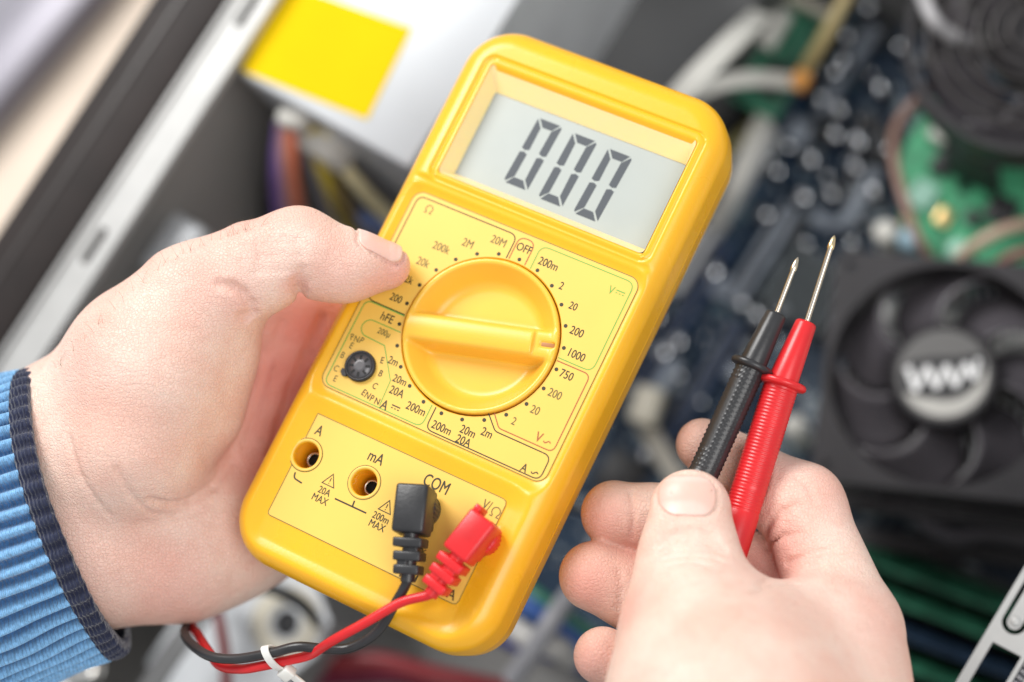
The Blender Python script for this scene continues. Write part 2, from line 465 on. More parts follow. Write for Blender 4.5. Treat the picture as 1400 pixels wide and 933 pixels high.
# jack label lines
pline(jout, INKL, .22, lab2, closed=True)
for (jx, jy) in JK: pline([(jx + JR * math.cos(a * math.pi / 24), jy + JR * math.sin(a * math.pi / 24)) for a in range(48)], INKL, .2, lab2, closed=True)
pline(fillet([mp(404, 646), mp(402, 654), mp(413, 661)], 1.3), INK, .5, lab2)
a_, b_ = mp(458, 682), mp(501, 702); pline([a_, b_], INK, .5, lab2); pline([mp(482, 693), mp(485, 685)], INK, .5, lab2)
pline([mp(571, 736), mp(585, 743)], INK, .5, lab2)
for (cx, cy) in ((452, 657), (529, 693)):
    q = mp(cx, cy); t = 2.15
    tri = [(q[0] - t, q[1] - t * .8), (q[0] + t, q[1] - t * .8), (q[0], q[1] + t * .95)]
    pline(tri, INK, .28, lab2, closed=True, name='warning_mark')
    pline([(q[0], q[1] + .8), (q[0], q[1] - .5)], INK, .28, lab2, name='warning_mark'); pline([(q[0], q[1] - .9), (q[0], q[1] - 1.2)], INK, .28, lab2, name='warning_mark')

# ---- lettering
_tc = {}
def text_mesh(s):
    if s in _tc: return _tc[s]
    cu = bpy.data.curves.new('t', 'FONT'); cu.body = s; cu.size = 1.0; cu.align_x = 'CENTER'; cu.align_y = 'CENTER'; cu.resolution_u = 4
    ob = bpy.data.objects.new('t', cu); COL.objects.link(ob)
    dg = bpy.context.evaluated_depsgraph_get(); me = bpy.data.meshes.new_from_object(ob.evaluated_get(dg))
    bpy.data.objects.remove(ob); n = len(me.vertices); co = np.empty(n * 3, np.float32); me.vertices.foreach_get('co', co); co = co.reshape(-1, 3)
    c = (co.min(0) + co.max(0)) / 2; co -= c; me.vertices.foreach_set('co', co.ravel()); me.update()
    hh = co[:, 1].max() - co[:, 1].min()
    # three passes of ink, side by side, give the strokes their weight
    fs = [tuple(p.vertices) for p in me.polygons]; V = []; Fc = []
    for q, (dx, dy) in enumerate(((-.013, 0), (.013, .006), (0, -.008))):
        Fc += [tuple(i + len(V) for i in f) for f in fs]; V += [(c[0] + dx * hh / .7, c[1] + dy, .006 * q) for c in co]
    me = bpy.data.meshes.new('t'); me.from_pydata(V, [], Fc); me.update()
    _tc[s] = (me, hh); return _tc[s]
def word(s, px, py, hpx, parent, m=INK, rot=0.0, xs=.80, name='printed_text', z=ZP):
    """word centred on the label point seen at a pixel; hpx = letter height in pixels"""
    me, hh = text_mesh(s); me = me.copy()
    o = link(name, me, m, parent)
    x, y = mp(px, py); k = hpx * .224 * .001 / hh * .90
    o.location = (x * .001, y * .001, z * .001); o.scale = (k * xs, k, k); o.rotation_euler = (0, 0, math.radians(rot))
    return o
for (s, px, py, hp, m) in [
    ('200k', 604, 339, 13, INKL), ('2M', 640, 333, 13, INKL), ('20M', 682, 330, 13, INKL), ('OFF', 717, 340, 13, INK), ('20k', 579, 359, 13, INKL), ('2k', 560, 383, 12, INK), ('200', 542, 408, 12, INK),  # upper left words in paler ink: their fade under gloss is coloured in
    ('200m', 750, 361, 13, INK), ('2', 768, 391, 12, INK), ('20', 784, 419, 12, INK), ('200', 789, 454, 13, INK), ('1000', 789, 486, 13, INK),
    ('750', 775, 513, 13, INK), ('200', 759, 539, 13, INKL), ('20', 732, 561, 13, INKL), ('2', 703, 576, 12, INKL), ('2m', 666, 592, 13, INK), ('20m', 640, 590, 13, INK), ('20A', 634, 603, 13, INK), ('200m', 604, 585, 13, INK),
    ('hFE', 530, 435, 13, INK), ('200µ', 525, 456, 12, INKL), ('2m', 538, 494, 12, INK), ('20m', 547, 520, 12, INK), ('20A', 543, 536, 13, INK), ('200m', 569, 559, 13, INK),
    ('A', 526, 554, 15, INK), ('V', 836, 397, 13, INKG), ('V', 737, 598, 15, INKR), ('A', 717, 640, 13, INK)]:
    word(s, px, py, hp, lab1, m)
def ohm(px, py, hpx, m, parent, w=.34):
    x, y = mp(px, py); r = hpx * .224 * .42
    p = [(x - r * 1.1, y - r), (x - r * .5, y - r)] + [(x + r * .95 * math.cos(math.radians(a)), y + .15 * r + r * .95 * math.sin(math.radians(a))) for a in range(238, -60, -18)] + [(x + r * .5, y - r), (x + r * 1.1, y - r)]
    return pline(p, m, w, parent, name='printed_symbol')
ohm(587, 287, 13, INKL, lab1)
def tilde(px, py, m):
    x, y = mp(px, py); return pline([(x + t, y + .42 * math.sin(t * 2.7)) for t in np.linspace(-1.15, 1.15, 14)], m, .36, lab1, name='printed_symbol')
tilde(748, 605, INKR); tilde(731, 647, INK)
def dcsym(px, py, m):
    x, y = mp(px, py)
    mb = MB(); mb.ribbon([(x - 1.5, y + .45), (x + 1.5, y + .45)], .4, ZP, ZP + .03)
    for k in (-1.1, 0, 1.1): mb.ribbon([(x + k - .28, y - .4), (x + k + .28, y - .4)], .34, ZP, ZP + .03)
    return mbuild(mb, 'printed_symbol', m, lab1)
dcsym(541, 558, INK); dcsym(848, 401, INKG)
for (s, px, py, rot) in [('P', 482, 461, 24), ('N', 488, 464, 6), ('P', 495, 466, -8), ('E', 481, 473, 0), ('B', 469, 486, 0), ('C', 460, 504, 0), ('E', 459, 518, 0),
                         ('E', 523, 493, 10), ('B', 521, 511, 0), ('C', 513, 528, -6), ('E', 498, 537, -10), ('N', 503, 541, -6), ('P', 509, 545, 0), ('N', 516, 549, 4)]:
    word(s, px, py, 10, lab1, INKL if px < 500 and py < 520 else INK, rot)  # upper left letters take the paler, glare-faded ink
for (s, px, py, hp, m, xs) in [('A', 437, 589, 16, INK, .74), ('mA', 515, 626, 17, INK, .74), ('COM', 597, 662, 19, INK, .70), ('V/', 666, 691, 15, INKL, .74),
                              ('20A', 444, 672, 11, INK, .8), ('MAX', 438, 683, 11, INK, .8), ('200m', 521, 708, 11, INK, .8), ('MAX', 516, 719, 11, INK, .8), ('MAX', 573, 752, 9, INK, .8)]:
    word(s, px, py, hp, lab2, m, 0, xs)
ohm(678, 701, 15, INKL, lab2)
for (s, px, py) in [('K', 553, 784), ('-', 560, 787), ('1', 570, 790), ('0', 606, 807), ('A', 618, 813)]:
    word(s, px, py, 15 if s != '-' else 2.4, lab2, INK, 0, .9)
# position dots
for k in range(24):
    mb = MB(); c = polar(ang0 - 15 * k, 26.8); mb.prism([(c[0] + .62 * math.cos(a * math.pi / 8), c[1] + .62 * math.sin(a * math.pi / 8)) for a in range(16)], ZP - .05, ZP + .03)
    mbuild(mb, 'printed_dot', INK, lab1)

# ---- display
LCDM = mat('lcd_glass', (0.40, 0.432, 0.41), .3, var=.02, vscale=80)
lo_ = mp(625, 236, -4.8); tl = mp(678, 124, -4.8); tr = mp(937, 227, -4.8)
disp = mbuild(MB().box((0, 0, -5.2), (1, 1, 1)) and MB().prism(rrect(LCD[0] + 1.2, LCD[1] + 1.0, LCD[2] - .6, LCD[3] - 5.6, .6, 3), -5.6, -4.75), 'display', LCDM, meter)
FRM = mat('lit_display_frame', (0.98, 0.76, 0.36), .2, bump=.02, bscale=900, sss=.3, sssr=(1, .6, .1))  # paler than the body: light reflected off the display is put into the colour
o_ = rrect(LCD[0] + .12, LCD[1] + .12, LCD[2] - .12, LCD[3] - .12, 1.7, 4); q_ = rrect(LCD[0] + 3.0, LCD[1] + 3.2, LCD[2] - 1.8, LCD[3] - 7.0, .5, 4)
mb = MB(); n_ = len(o_); mb.add([(x, y, 1.5) for x, y in o_] + [(x, y, -4.5) for x, y in q_] + [(x, y, -4.8) for x, y in q_], [(i, (i + 1) % n_, n_ + (i + 1) % n_, n_ + i) for i in range(n_)] + [(n_ + i, n_ + (i + 1) % n_, 2 * n_ + (i + 1) % n_, 2 * n_ + i) for i in range(n_)])
mbuild(mb, 'lit_display_frame', FRM, meter)
SEG = mat('lcd_segment', (0.055, 0.065, 0.078), .5)
def seg_digit(bl, br, tl_, tr_):
    """six lit segments of a seven-segment zero in the quad given in mm"""
    def q(u, v): return tuple((1 - u) * (1 - v) * bl[i] + u * (1 - v) * br[i] + u * v * tr_[i] + (1 - u) * v * tl_[i] for i in (0, 1))
    w = .30; wv = .11; g = .012; c = .05
    segs = [[(c + .02, 1), (1 - c - .06, 1), (1 - w, 1 - wv), (w + .02, 1 - wv)],                          # top
            [(0, .985), (w - .03, 1 - wv - .02), (w, .535), (w / 2, .512), (0, .53)],                       # upper left
            [(1, .96), (1, .53), (1 - w / 2, .512), (1 - w, .535), (1 - w, 1 - wv - .015), (1 - .05, .985)],
            [(0, .47), (w / 2, .488), (w, .465), (w, wv + .015), (.05, .02), (0, .05)],
            [(1, .47), (1, .015), (1 - w + .03, wv + .02), (1 - w, .465), (1 - w / 2, .488)],
            [(c + .06, 0), (1 - c - .02, 0), (1 - w - .02, wv), (w, wv)]]
    for s in segs:
        mbuild(MB().prism([q(*p) for p in s][::-1], -4.74, -4.70), 'digit_segment', SEG, disp)
hS = -4.7
for a in (((690, 247), (718, 262), (738, 160), (768, 175)), ((737, 270), (766, 284), (785, 181), (816, 195)), ((785, 291), (814, 304), (833, 202), (864, 217))):
    A = [mp(*p, hS) for p in a]
    hgt = ((A[2][1] - A[0][1]) + (A[3][1] - A[1][1])) / 2; wd = ((A[1][0] - A[0][0]) + (A[3][0] - A[2][0])) / 2 * 1.08
    cx = sum(p[0] for p in A) / 4; cy = sum(p[1] for p in A) / 4; sk = (A[2][0] - A[0][0] + A[3][0] - A[1][0]) / 4
    seg_digit((cx - wd / 2 - sk, cy - hgt / 2), (cx + wd / 2 - sk, cy - hgt / 2), (cx - wd / 2 + sk, cy + hgt / 2), (cx + wd / 2 + sk, cy + hgt / 2))

# ---- dial
def knob_sdf(P):
    z = P[:, 2]; rr = np.sqrt(P[:, 0] ** 2 + P[:, 1] ** 2)
    d = np.maximum(np.maximum(rr - 24.9, z - 1.7), -9.5 - z)
    d = smax(rr - 24.9, np.maximum(z - 1.7, -9.5 - z), 1.2)
    bowl_r = 18.3 + np.clip(z + 6.2, 0, 9) * .68
    d = smax(d, -smax(rr - bowl_r, -6.2 - z, 2.2), .8)
    # outer step of the rim
    d = smax(d, -np.maximum(np.abs(rr - 24.1) - .28, 1.2 - z), .3)
    # lever
    w = 4.4 - .9 * np.clip((np.abs(P[:, 0]) - 8) / 16, 0, 1) * 0
    bx = np.abs(P[:, 1]) - (4.35 + np.clip(1.5 - z, 0, 9) * .16)
    topz = 2.6 - np.abs(P[:, 1]) ** 2 * .045
    topz = np.where(P[:, 0] > 17.2, np.minimum(topz, 1.35), topz)
    lev = smax(smax(bx, z - topz, 1.6), rr - 24.2, .8)
    d = smin(d, lev, 1.3)
    # dip for the pointer
    d = smax(d, -np.maximum(np.maximum(np.abs(P[:, 1]) - .95, np.abs(P[:, 0] - 21.8) - 2.4), .6 - z), .3)
    return d
Vk, Qk = surface(knob_sdf, (-26, -26, -11), (26, 26, 5), .5)
knob = link('dial', np_mesh('dial', Vk * .001, Qk), mat('dial_yellow', (0.88, 0.51, 0.055), .32, var=.03, vscale=30, bump=.03, bscale=900, sss=.12, sssr=(1, .6, .05)), meter)
knob.rotation_euler = (0, 0, math.radians(ang0 - 75))
mbuild(MB().box((21.9, 0, .62), (4.4, 1.6, .3), bev=.1), 'pointer_mark', mat('pointer_brown', (0.42, 0.17, 0.05), .5), knob)

# ---- transistor socket
DK = mat('black_plastic', (0.022, 0.021, 0.022), .35, var=.2, vscale=60, bump=.1, bscale=700)
GM = mat('socket_face', (0.12, 0.115, 0.12), .33, metal=.35)
sx, sy = mp(493.5, 502)
sk = mbuild(MB().lathe([(5.0, -1), (5.0, 1.3), (4.75, 1.7), (4.2, 1.7), (4.1, 1.35)], 40).prism(
    [(-3.2, -3.2), (-4.9, -2.6), (-5.1, -3.9), (-3.9, -5.0), (-2.6, -4.6)], -.5, 1.2), 'transistor_socket', DK, meter); sk.location = (sx * .001, sy * .001, 0)
mbuild(MB().lathe([(4.15, 1.0), (4.15, 1.42), (1.2, 1.5)], 40), 'socket_face', GM, sk)
for k in range(8):
    a = math.radians(k * 45 + 18)
    mbuild(MB().box((2.75, 0, 1.45), (1.5, .75, .3), M=frot('Z', a)), 'contact_slot', mat('slot_black', (0.006, 0.006, 0.006), .6), sk)
# ---- jack sleeves
CHR = mat('chrome', (0.72, 0.70, 0.66), .18, metal=1.0)
for i, (jx, jy) in enumerate(JK):
    s_ = mbuild(MB().lathe([(2.0, -12.4), (2.0, -7.6), (2.1, -7.4), (2.45, -7.4), (2.5, -7.6), (2.5, -12.4)], 32, cap0=False, cap1=False), 'jack', CHR, meter); s_.location = (jx * .001, jy * .001, 0)
    mbuild(MB().lathe([(2.0, -12.3), (2.0, -11.5)], 24), 'jack_bottom', mat('slot_black', (0, 0, 0)), s_)
    mbuild(MB().lathe([(4.3, .30), (4.3, .385), (5.15, .385), (5.2, .30)], 48, cap0=False, cap1=False), 'jack_ring', LAB, s_)

# ================================================================ hands (camera frame, mm)
def hp(px, py, z):
    d = D * 1000 - z
    return np.array(((px - W / 2) / F * d, -(py - HH / 2) / F * d, z), np.float32)
def rp(r, z): return r / F * (D * 1000 - z)
def mloc(x, y, z):
    p = METERc @ Vector((x * .001, y * .001, z * .001)); return np.array(p, np.float32) * 1000
def raycast(sdf, px, py, z0=90, z1=-120, n=700):
    zs = np.linspace(z0, z1, n, dtype=np.float32)
    P = np.stack([(px - W / 2) / F * (D * 1000 - zs), -(py - HH / 2) / F * (D * 1000 - zs), zs], 1).astype(np.float32)
    d = sdf(P); i = int(np.argmax(d < 0))
    return P[i] if d[i] < 0 else None
def carve(d, P, segs, k):
    for (a, b, r) in segs:
        d = smax(d, -rcone(P, a, b, r, r), k)
    return d
def trace(sdf, pts, r, lift=0.0):
    """points on the surface under a chain of pixels -> carving capsules"""
    q = [raycast(sdf, *p) for p in pts]; q = [p + np.array((0, 0, lift), np.float32) for p in q if p is not None]
    return [(q[i], q[i + 1], r) for i in range(len(q) - 1)]
def union(P, prims, k):
    d = None
    for pr in prims:
        e = rcone(P, *pr[:4], sq=pr[4] if len(pr) > 4 else None); kk = pr[5] if len(pr) > 5 else k
        d = e if d is None else smin(d, e, kk)
    return d
def C(a, b, sq=None, k=None):
    pr = [hp(*a[:3]), hp(*b[:3]), rp(a[3], a[2]), rp(b[3], b[2]), sq]
    if k: pr.append(k)
    return pr
def chain(pts, sq=None, k=None): return [C(pts[i], pts[i + 1], sq, k) for i in range(len(pts) - 1)]

def skin_material():
    m = bpy.data.materials.new('skin'); m.use_nodes = True; nt = m.node_tree; n = nt.nodes; L = nt.links; b = n['Principled BSDF']
    tc = n.new('ShaderNodeTexCoord')
    def noise(sc, det=5, rough=.55):
        x = n.new('ShaderNodeTexNoise'); x.inputs['Scale'].default_value = sc; x.inputs['Detail'].default_value = det; x.inputs['Roughness'].default_value = rough
        L.new(tc.outputs['Object'], x.inputs['Vector']); return x
    def mix(f, a, c):
        x = n.new('ShaderNodeMix'); x.data_type = 'RGBA'
        if isinstance(f, float): x.inputs['Factor'].default_value = f
        else: L.new(f, x.inputs['Factor'])
        for s, v in (('A', a), ('B', c)):
            if isinstance(v, tuple): x.inputs[s].default_value = (*v, 1)
            else: L.new(v, x.inputs[s])
        return x.outputs['Result']
    def rng(v, a, c, lo=0., hi=1.):
        x = n.new('ShaderNodeMapRange'); x.inputs['From Min'].default_value = a; x.inputs['From Max'].default_value = c; x.inputs['To Min'].default_value = lo; x.inputs['To Max'].default_value = hi
        L.new(v, x.inputs['Value']); return x.outputs['Result']
    big = noise(38, 4); small = noise(260, 6, .65)
    c = mix(rng(big.outputs['Fac'], .38, .64), (0.85, 0.64, 0.54), (0.80, 0.505, 0.41))
    at = n.new('ShaderNodeAttribute'); at.attribute_name = 'pink'
    c = mix(at.outputs['Fac'], c, (0.76, 0.30, 0.245))
    c = mix(rng(small.outputs['Fac'], .52, .75, 0, .35), c, (0.72, 0.40, 0.32))
    L.new(c, b.inputs['Base Color'])
    b.inputs['Roughness'].default_value = .46; b.inputs['Specular IOR Level'].default_value = .38
    b.inputs['Subsurface Weight'].default_value = .12; b.inputs['Subsurface Radius'].default_value = (1, .38, .22); b.inputs['Subsurface Scale'].default_value = .0035
    vo = n.new('ShaderNodeTexVoronoi'); vo.feature = 'DISTANCE_TO_EDGE'; vo.inputs['Scale'].default_value = 900
    wr = n.new('ShaderNodeVectorMath'); wr.operation = 'ADD'; L.new(tc.outputs['Object'], wr.inputs[0])
    wn = noise(300, 2); sc = n.new('ShaderNodeVectorMath'); sc.operation = 'SCALE'; sc.inputs['Scale'].default_value = .0016
    L.new(wn.outputs['Color'], sc.inputs[0]); L.new(sc.outputs['Vector'], wr.inputs[1]); L.new(wr.outputs['Vector'], vo.inputs['Vector'])
    b1 = n.new('ShaderNodeBump'); b1.inputs['Strength'].default_value = .55; b1.inputs['Distance'].default_value = .00026
    L.new(rng(vo.outputs['Distance'], 0, .16), b1.inputs['Height'])
    b2 = n.new('ShaderNodeBump'); b2.inputs['Strength'].default_value = .35; b2.inputs['Distance'].default_value = .0009
    md = noise(150, 5, .6); L.new(md.outputs['Fac'], b2.inputs['Height']); L.new(b1.outputs['Normal'], b2.inputs['Normal'])
    # fine parallel skin lines
    mpn = n.new('ShaderNodeMapping'); mpn.inputs['Rotation'].default_value = (0, 0, math.radians(35)); mpn.inputs['Scale'].default_value = (1.0, 5.5, 2.0)
    L.new(tc.outputs['Object'], mpn.inputs['Vector'])
    ln = n.new('ShaderNodeTexNoise'); ln.inputs['Scale'].default_value = 170; ln.inputs['Detail'].default_value = 5; ln.inputs['Distortion'].default_value = .6
    L.new(mpn.outputs['Vector'], ln.inputs['Vector'])
    b3 = n.new('ShaderNodeBump'); b3.inputs['Strength'].default_value = .2; b3.inputs['Distance'].default_value = .0005
    L.new(rng(ln.outputs['Fac'], .38, .5), b3.inputs['Height']); L.new(b2.outputs['Normal'], b3.inputs['Normal'])
    L.new(b3.outputs['Normal'], b.inputs['Normal'])
    return m
SKIN = skin_material()
def nail_material():
    m = mat('nail', (0.83, 0.55, 0.49), .40, spec=.5, sss=.2, sssr=(1, .4, .25)); nt = m.node_tree; b = nt.nodes['Principled BSDF']
    at = nt.nodes.new('ShaderNodeAttribute'); at.attribute_name = 'pale'
    mx = nt.nodes.new('ShaderNodeMix'); mx.data_type = 'RGBA'; mx.inputs['A'].default_value = (0.80, 0.49, 0.41, 1); mx.inputs['B'].default_value = (0.84, 0.62, 0.555, 1)
    nt.links.new(at.outputs['Fac'], mx.inputs['Factor']); nt.links.new(mx.outputs['Result'], b.inputs['Base Color']); return m
NAIL = nail_material()
def blobs(V, items):
    a = np.zeros(len(V))
    for (c, r, s) in items:
        if c is None: continue
        a = np.maximum(a, s * np.exp(-((V - c) ** 2).sum(1) / (r * r)))
    return np.clip(a, 0, 1)
def nail_region(P, c, ax, nrm, hl, hw, rnd):
    ax = ax / np.linalg.norm(ax); nrm = nrm - ax * nrm.dot(ax); nrm = nrm / np.linalg.norm(nrm); sd = np.cross(nrm, ax)
    X = P - c; Lc = np.stack([X @ ax, X @ sd], 1).astype(np.float32)
    return rbox2(Lc, -hl, -hw, hl, hw, rnd), X @ nrm, Lc

# ---------------------------------------------------------------- hand that grips the meter
LT = chain([(529, 364, -8.5, 32), (480, 362, -6.5, 42), (425, 350, -5, 45), (408, 345, -5, 49), (345, 364, -7, 55), (272, 418, -12, 80)], k=7)
LP = (chain([(272, 418, -11, 80), (215, 505, -12, 112), (184, 602, -11, 104)], k=5) +
      [C((200, 500, -20, 98), (114, 572, -27, 88), k=14), C((182, 602, -24, 96), (78, 606, -28, 92), k=14), C((78, 606, -28, 92), (-85, 656, -28, 92)),
       C((128, 760, -27, 98), (-33, 810, -27, 98)), C((90, 690, -27, 106), (-60, 735, -27, 104), k=20),
       C((128, 750, -29, 103), (245, 742, -36, 98), k=7), C((245, 742, -36, 98), (330, 712, -47, 84), k=12), C((330, 712, -43, 84), (395, 690, -60, 70), k=16)])
mcp = [mloc(-50, 12, -42), mloc(-52, -7, -44), mloc(-51, -25, -44), mloc(-47, -42, -43)]
wr_ = hp(150, 690, -36)
LQ = []
for p, r in zip(mcp, (11.5, 11.5, 11, 10.5)): LQ.append([wr_, p, 15, r, None, 14])
LQ += [[hp(300, 435, -38), mcp[0], 15, 11, None, 8], [mcp[0], mcp[1], 12, 12, None, 12], [mcp[1], mcp[2], 12, 11.5, None, 12], [mcp[2], mcp[3], 11.5, 11, None, 12], [mcp[3], hp(330, 712, -46), 11, 17, None, 12]]
for (y0, y1, xt, r) in ((12, 10, 24, 8.6), (-7, -9, 27, 8.8), (-25, -27, 25, 8.4), (-42, -44, 12, 7.3)):
    zb = -31.2 - r
    LQ += [[mloc(-50, y0, zb - 2), mloc(-12, y0 * .8 + y1 * .2, zb - 1.2), r + 1.6, r + .4, None, 5], [mloc(-12, y0 * .8 + y1 * .2, zb - 1.2), mloc(xt - 20, (y0 + y1) / 2, zb - .4), r + .4, r, None, 4], [mloc(xt - 20, (y0 + y1) / 2, zb - .4), mloc(xt, y1, zb + 1.2), r, r - 1.5, None, 3]]
def lh_base(P):
    d = union(P, LT, 7)
    d = smin(d, union(P, LP, 9), 10)
    d = smin(d, union(P, LQ, 8), 4)
    return d
bul = raycast(lh_base, 322, 408)
def lh_mid(P):
    d = lh_base(P)
    d = smin(d, rcone(P, hp(312, 392, 0), hp(336, 412, -1), rp(24, 0), rp(17, 0)), 4.5)       # fold of skin at the root of the thumb
    d = smin(d, ellipsoid(P, hp(404, 320, -6), (9, 7, 9)), 6)                                # thumb knuckle
    d = smin(d, ellipsoid(P, hp(362, 388, -4), (9.5, 9.0, 9)), 4)                            # pads of the thumb
    d = smin(d, ellipsoid(P, hp(458, 376, -5), (11, 8.2, 8.5)), 4)
    d = smin(d, rcone(P, hp(296, 482, -15), hp(270, 560, -17), rp(60, 0), rp(66, 0)), 6)     # edge of the ball of the thumb
    d = smax(d, -rcone(P, hp(409, 402, 10), hp(411, 404, -22), .7, .9), 2.6)
    return d
lt_cr = []
cre = lambda pts, r, lift=.25: lt_cr.extend(trace(lh_mid, pts, r, lift))
cre([(300, 388), (318, 392), (333, 402), (342, 416), (345, 428)], 1.1, .1)
cre([(346, 430), (338, 436), (330, 432)], 1.1, .1)
cre([(408, 398), (408, 384), (413, 370)], 1.1, .1); cre([(402, 397), (400, 386)], .5); cre([(416, 398), (420, 382)], .45)
cre([(205, 684), (235, 690), (262, 684), (292, 664), (318, 630)], 1.1, .1)
cre([(160, 640), (178, 676), (205, 702), (240, 707), (270, 700)], .3, .2)
cre([(95, 600), (110, 650), (135, 690), (150, 705)], .3, .2)
cre([(440, 436), (418, 485), (398, 530), (383, 580), (372, 620), (366, 650)], 1.3)
cre([(385, 440), (368, 500), (352, 560), (336, 610)], .6); cre([(425, 520), (405, 565), (392, 610)], .5)
for i in range(7): cre([(352 + i * 9, 326 + (i % 2) * 6), (356 + i * 9, 350), (352 + i * 10, 372)], .32, .22)
nL = dict(c=np.array(hp(517, 337, -6)), ax=hp(545, 350, -10) - hp(480, 331, -6), n=np.array((.10, .74, .66), np.float32))
def lh_sdf(P):
    d = lh_mid(P)
    d = carve(d, P, lt_cr, 1.8)
    e, hgt, _ = nail_region(P, nL['c'], nL['ax'], nL['n'], 7.8, 7.2, 4.0)
    d = np.where(np.abs(e) < 3, smax(d, -(np.maximum(np.abs(e) - .35, np.maximum(-(d + .9), -hgt - 6))), .8), d)
    return smax(d, -np.maximum(body_sdf_near(P) , -50), .6)
MI = np.array(METERci.to_3x3(), np.float32); MO = np.array(METERc.translation, np.float32) * 1000
def body_sdf_near(P):
    X = (P - MO) @ MI.T
    d2 = rbox2(X[:, :2], BX0, BY0, BX1, BY1, 16.5); z = X[:, 2]; R = 8.0; qx = d2 + R; qz = np.abs(z + 14.6) - 16.4 + R
    return np.sqrt(np.maximum(qx, 0) ** 2 + np.maximum(qz, 0) ** 2) + np.minimum(np.maximum(qx, qz), 0) - R + .25
lo = hp(-45, 900, -60) * np.array((1, 1, 0)) + np.array((-6, -6, -92)); hi = np.array((50, 62, 22))
Vh, Qh = surface(lh_sdf, lo, hi, .85)
pk = blobs(Vh, [(raycast(lh_mid, 545, 372), 9, .55), (raycast(lh_mid, 520, 390), 9, .4), (raycast(lh_mid, 400, 520), 22, 1.), (raycast(lh_mid, 420, 450), 18, 1.), (raycast(lh_mid, 385, 580), 16, .9), (raycast(lh_mid, 370, 630), 16, .7), (raycast(lh_mid, 440, 380), 14, .25), (raycast(lh_mid, 350, 330), 16, .25), (raycast(lh_mid, 130, 470), 18, .25), (raycast(lh_mid, 130, 780), 22, .3), (raycast(lh_mid, 325, 410), 9, .35),
                (raycast(lh_mid, 230, 800), 18, .35), (raycast(lh_mid, 270, 370), 14, .3), (raycast(lh_mid, 405, 390), 6, .5), (raycast(lh_mid, 260, 690), 16, .2), (raycast(lh_mid, 330, 730), 14, .3)])
hand1 = link('hand', np_mesh('hand', Vh * .001, Qh, {'pink': pk}), SKIN, None, FRAME)
tag(hand1, 'bare hand in a blue ribbed cuff, its thumb pressed on the yellow multimeter', 'hand', 'two bare hands')
def make_nail(sdf, nn, hl, hw, rnd, lo, hi, parent, pale):
    def f(P):
        e, hgt, _ = nail_region(P, nn['c'], nn['ax'], nn['n'], hl, hw, rnd)
        d = sdf(P)
        return smax(smax(d - .26, -(d + .5), .2), np.maximum(e, -hgt - 9), .3)
    V, Q = surface(f, lo, hi, .38, 4)
    _, _, Lc = nail_region(V.astype(np.float32), nn['c'], nn['ax'], nn['n'], hl, hw, rnd)
    link('fingernail', np_mesh('fingernail', V * .001, Q, {'pale': pale(Lc)}), NAIL, parent)
def pale_fn(hl, hw, lun):
    def f(L):
        free = 1 / (1 + np.exp(-(L[:, 0] - (hl - 1.7)) * 4))
        lu = 1 / (1 + np.exp((np.sqrt((L[:, 0] + hl + 1.2) ** 2 + (L[:, 1] * .8) ** 2) - lun) * 2.6))
        return np.clip(free * .6 + lu * .55, 0, 1)
    return f
make_nail(lh_mid, nL, 7.4, 6.9, 3.6, nL['c'] - 13, nL['c'] + 13, hand1, pale_fn(7.4, 6.9, 4.5))

# hairs along the outer edge of the hand
random.seed(4); mb = MB()
edge = [(60, 520), (100, 480), (150, 425), (200, 378), (240, 350), (290, 328), (330, 316), (365, 303)]
for i in range(44):
    t = random.random() * (len(edge) - 1); k = int(t); u = t - k
    ex = edge[k][0] * (1 - u) + edge[k + 1][0] * u; ey = edge[k][1] * (1 - u) + edge[k + 1][1] * u
    off = random.uniform(.8, 5); p = raycast(lh_mid, ex + off * .66, ey + off * .75)
    if p is None: continue
    ln = random.uniform(2.5, 6.0); a = random.uniform(.1, 1.3); dr = np.array((math.cos(a + .9), math.sin(a + .9), random.uniform(.0, .5)))
    cv = np.array((random.uniform(-1, 1), random.uniform(-1, .3), 0)) * ln * .35
    pts = [(p + dr * ln * s + cv * s * s) * .001 for s in (0, .25, .5, .75, 1)]
    mb.tube(pts, [.00004, .00004, .000034, .000026, .000012], 4, False)
tag(mb.build('hair', mat('hair', (0.22, 0.12, 0.06), .4), hand1), kind='stuff')

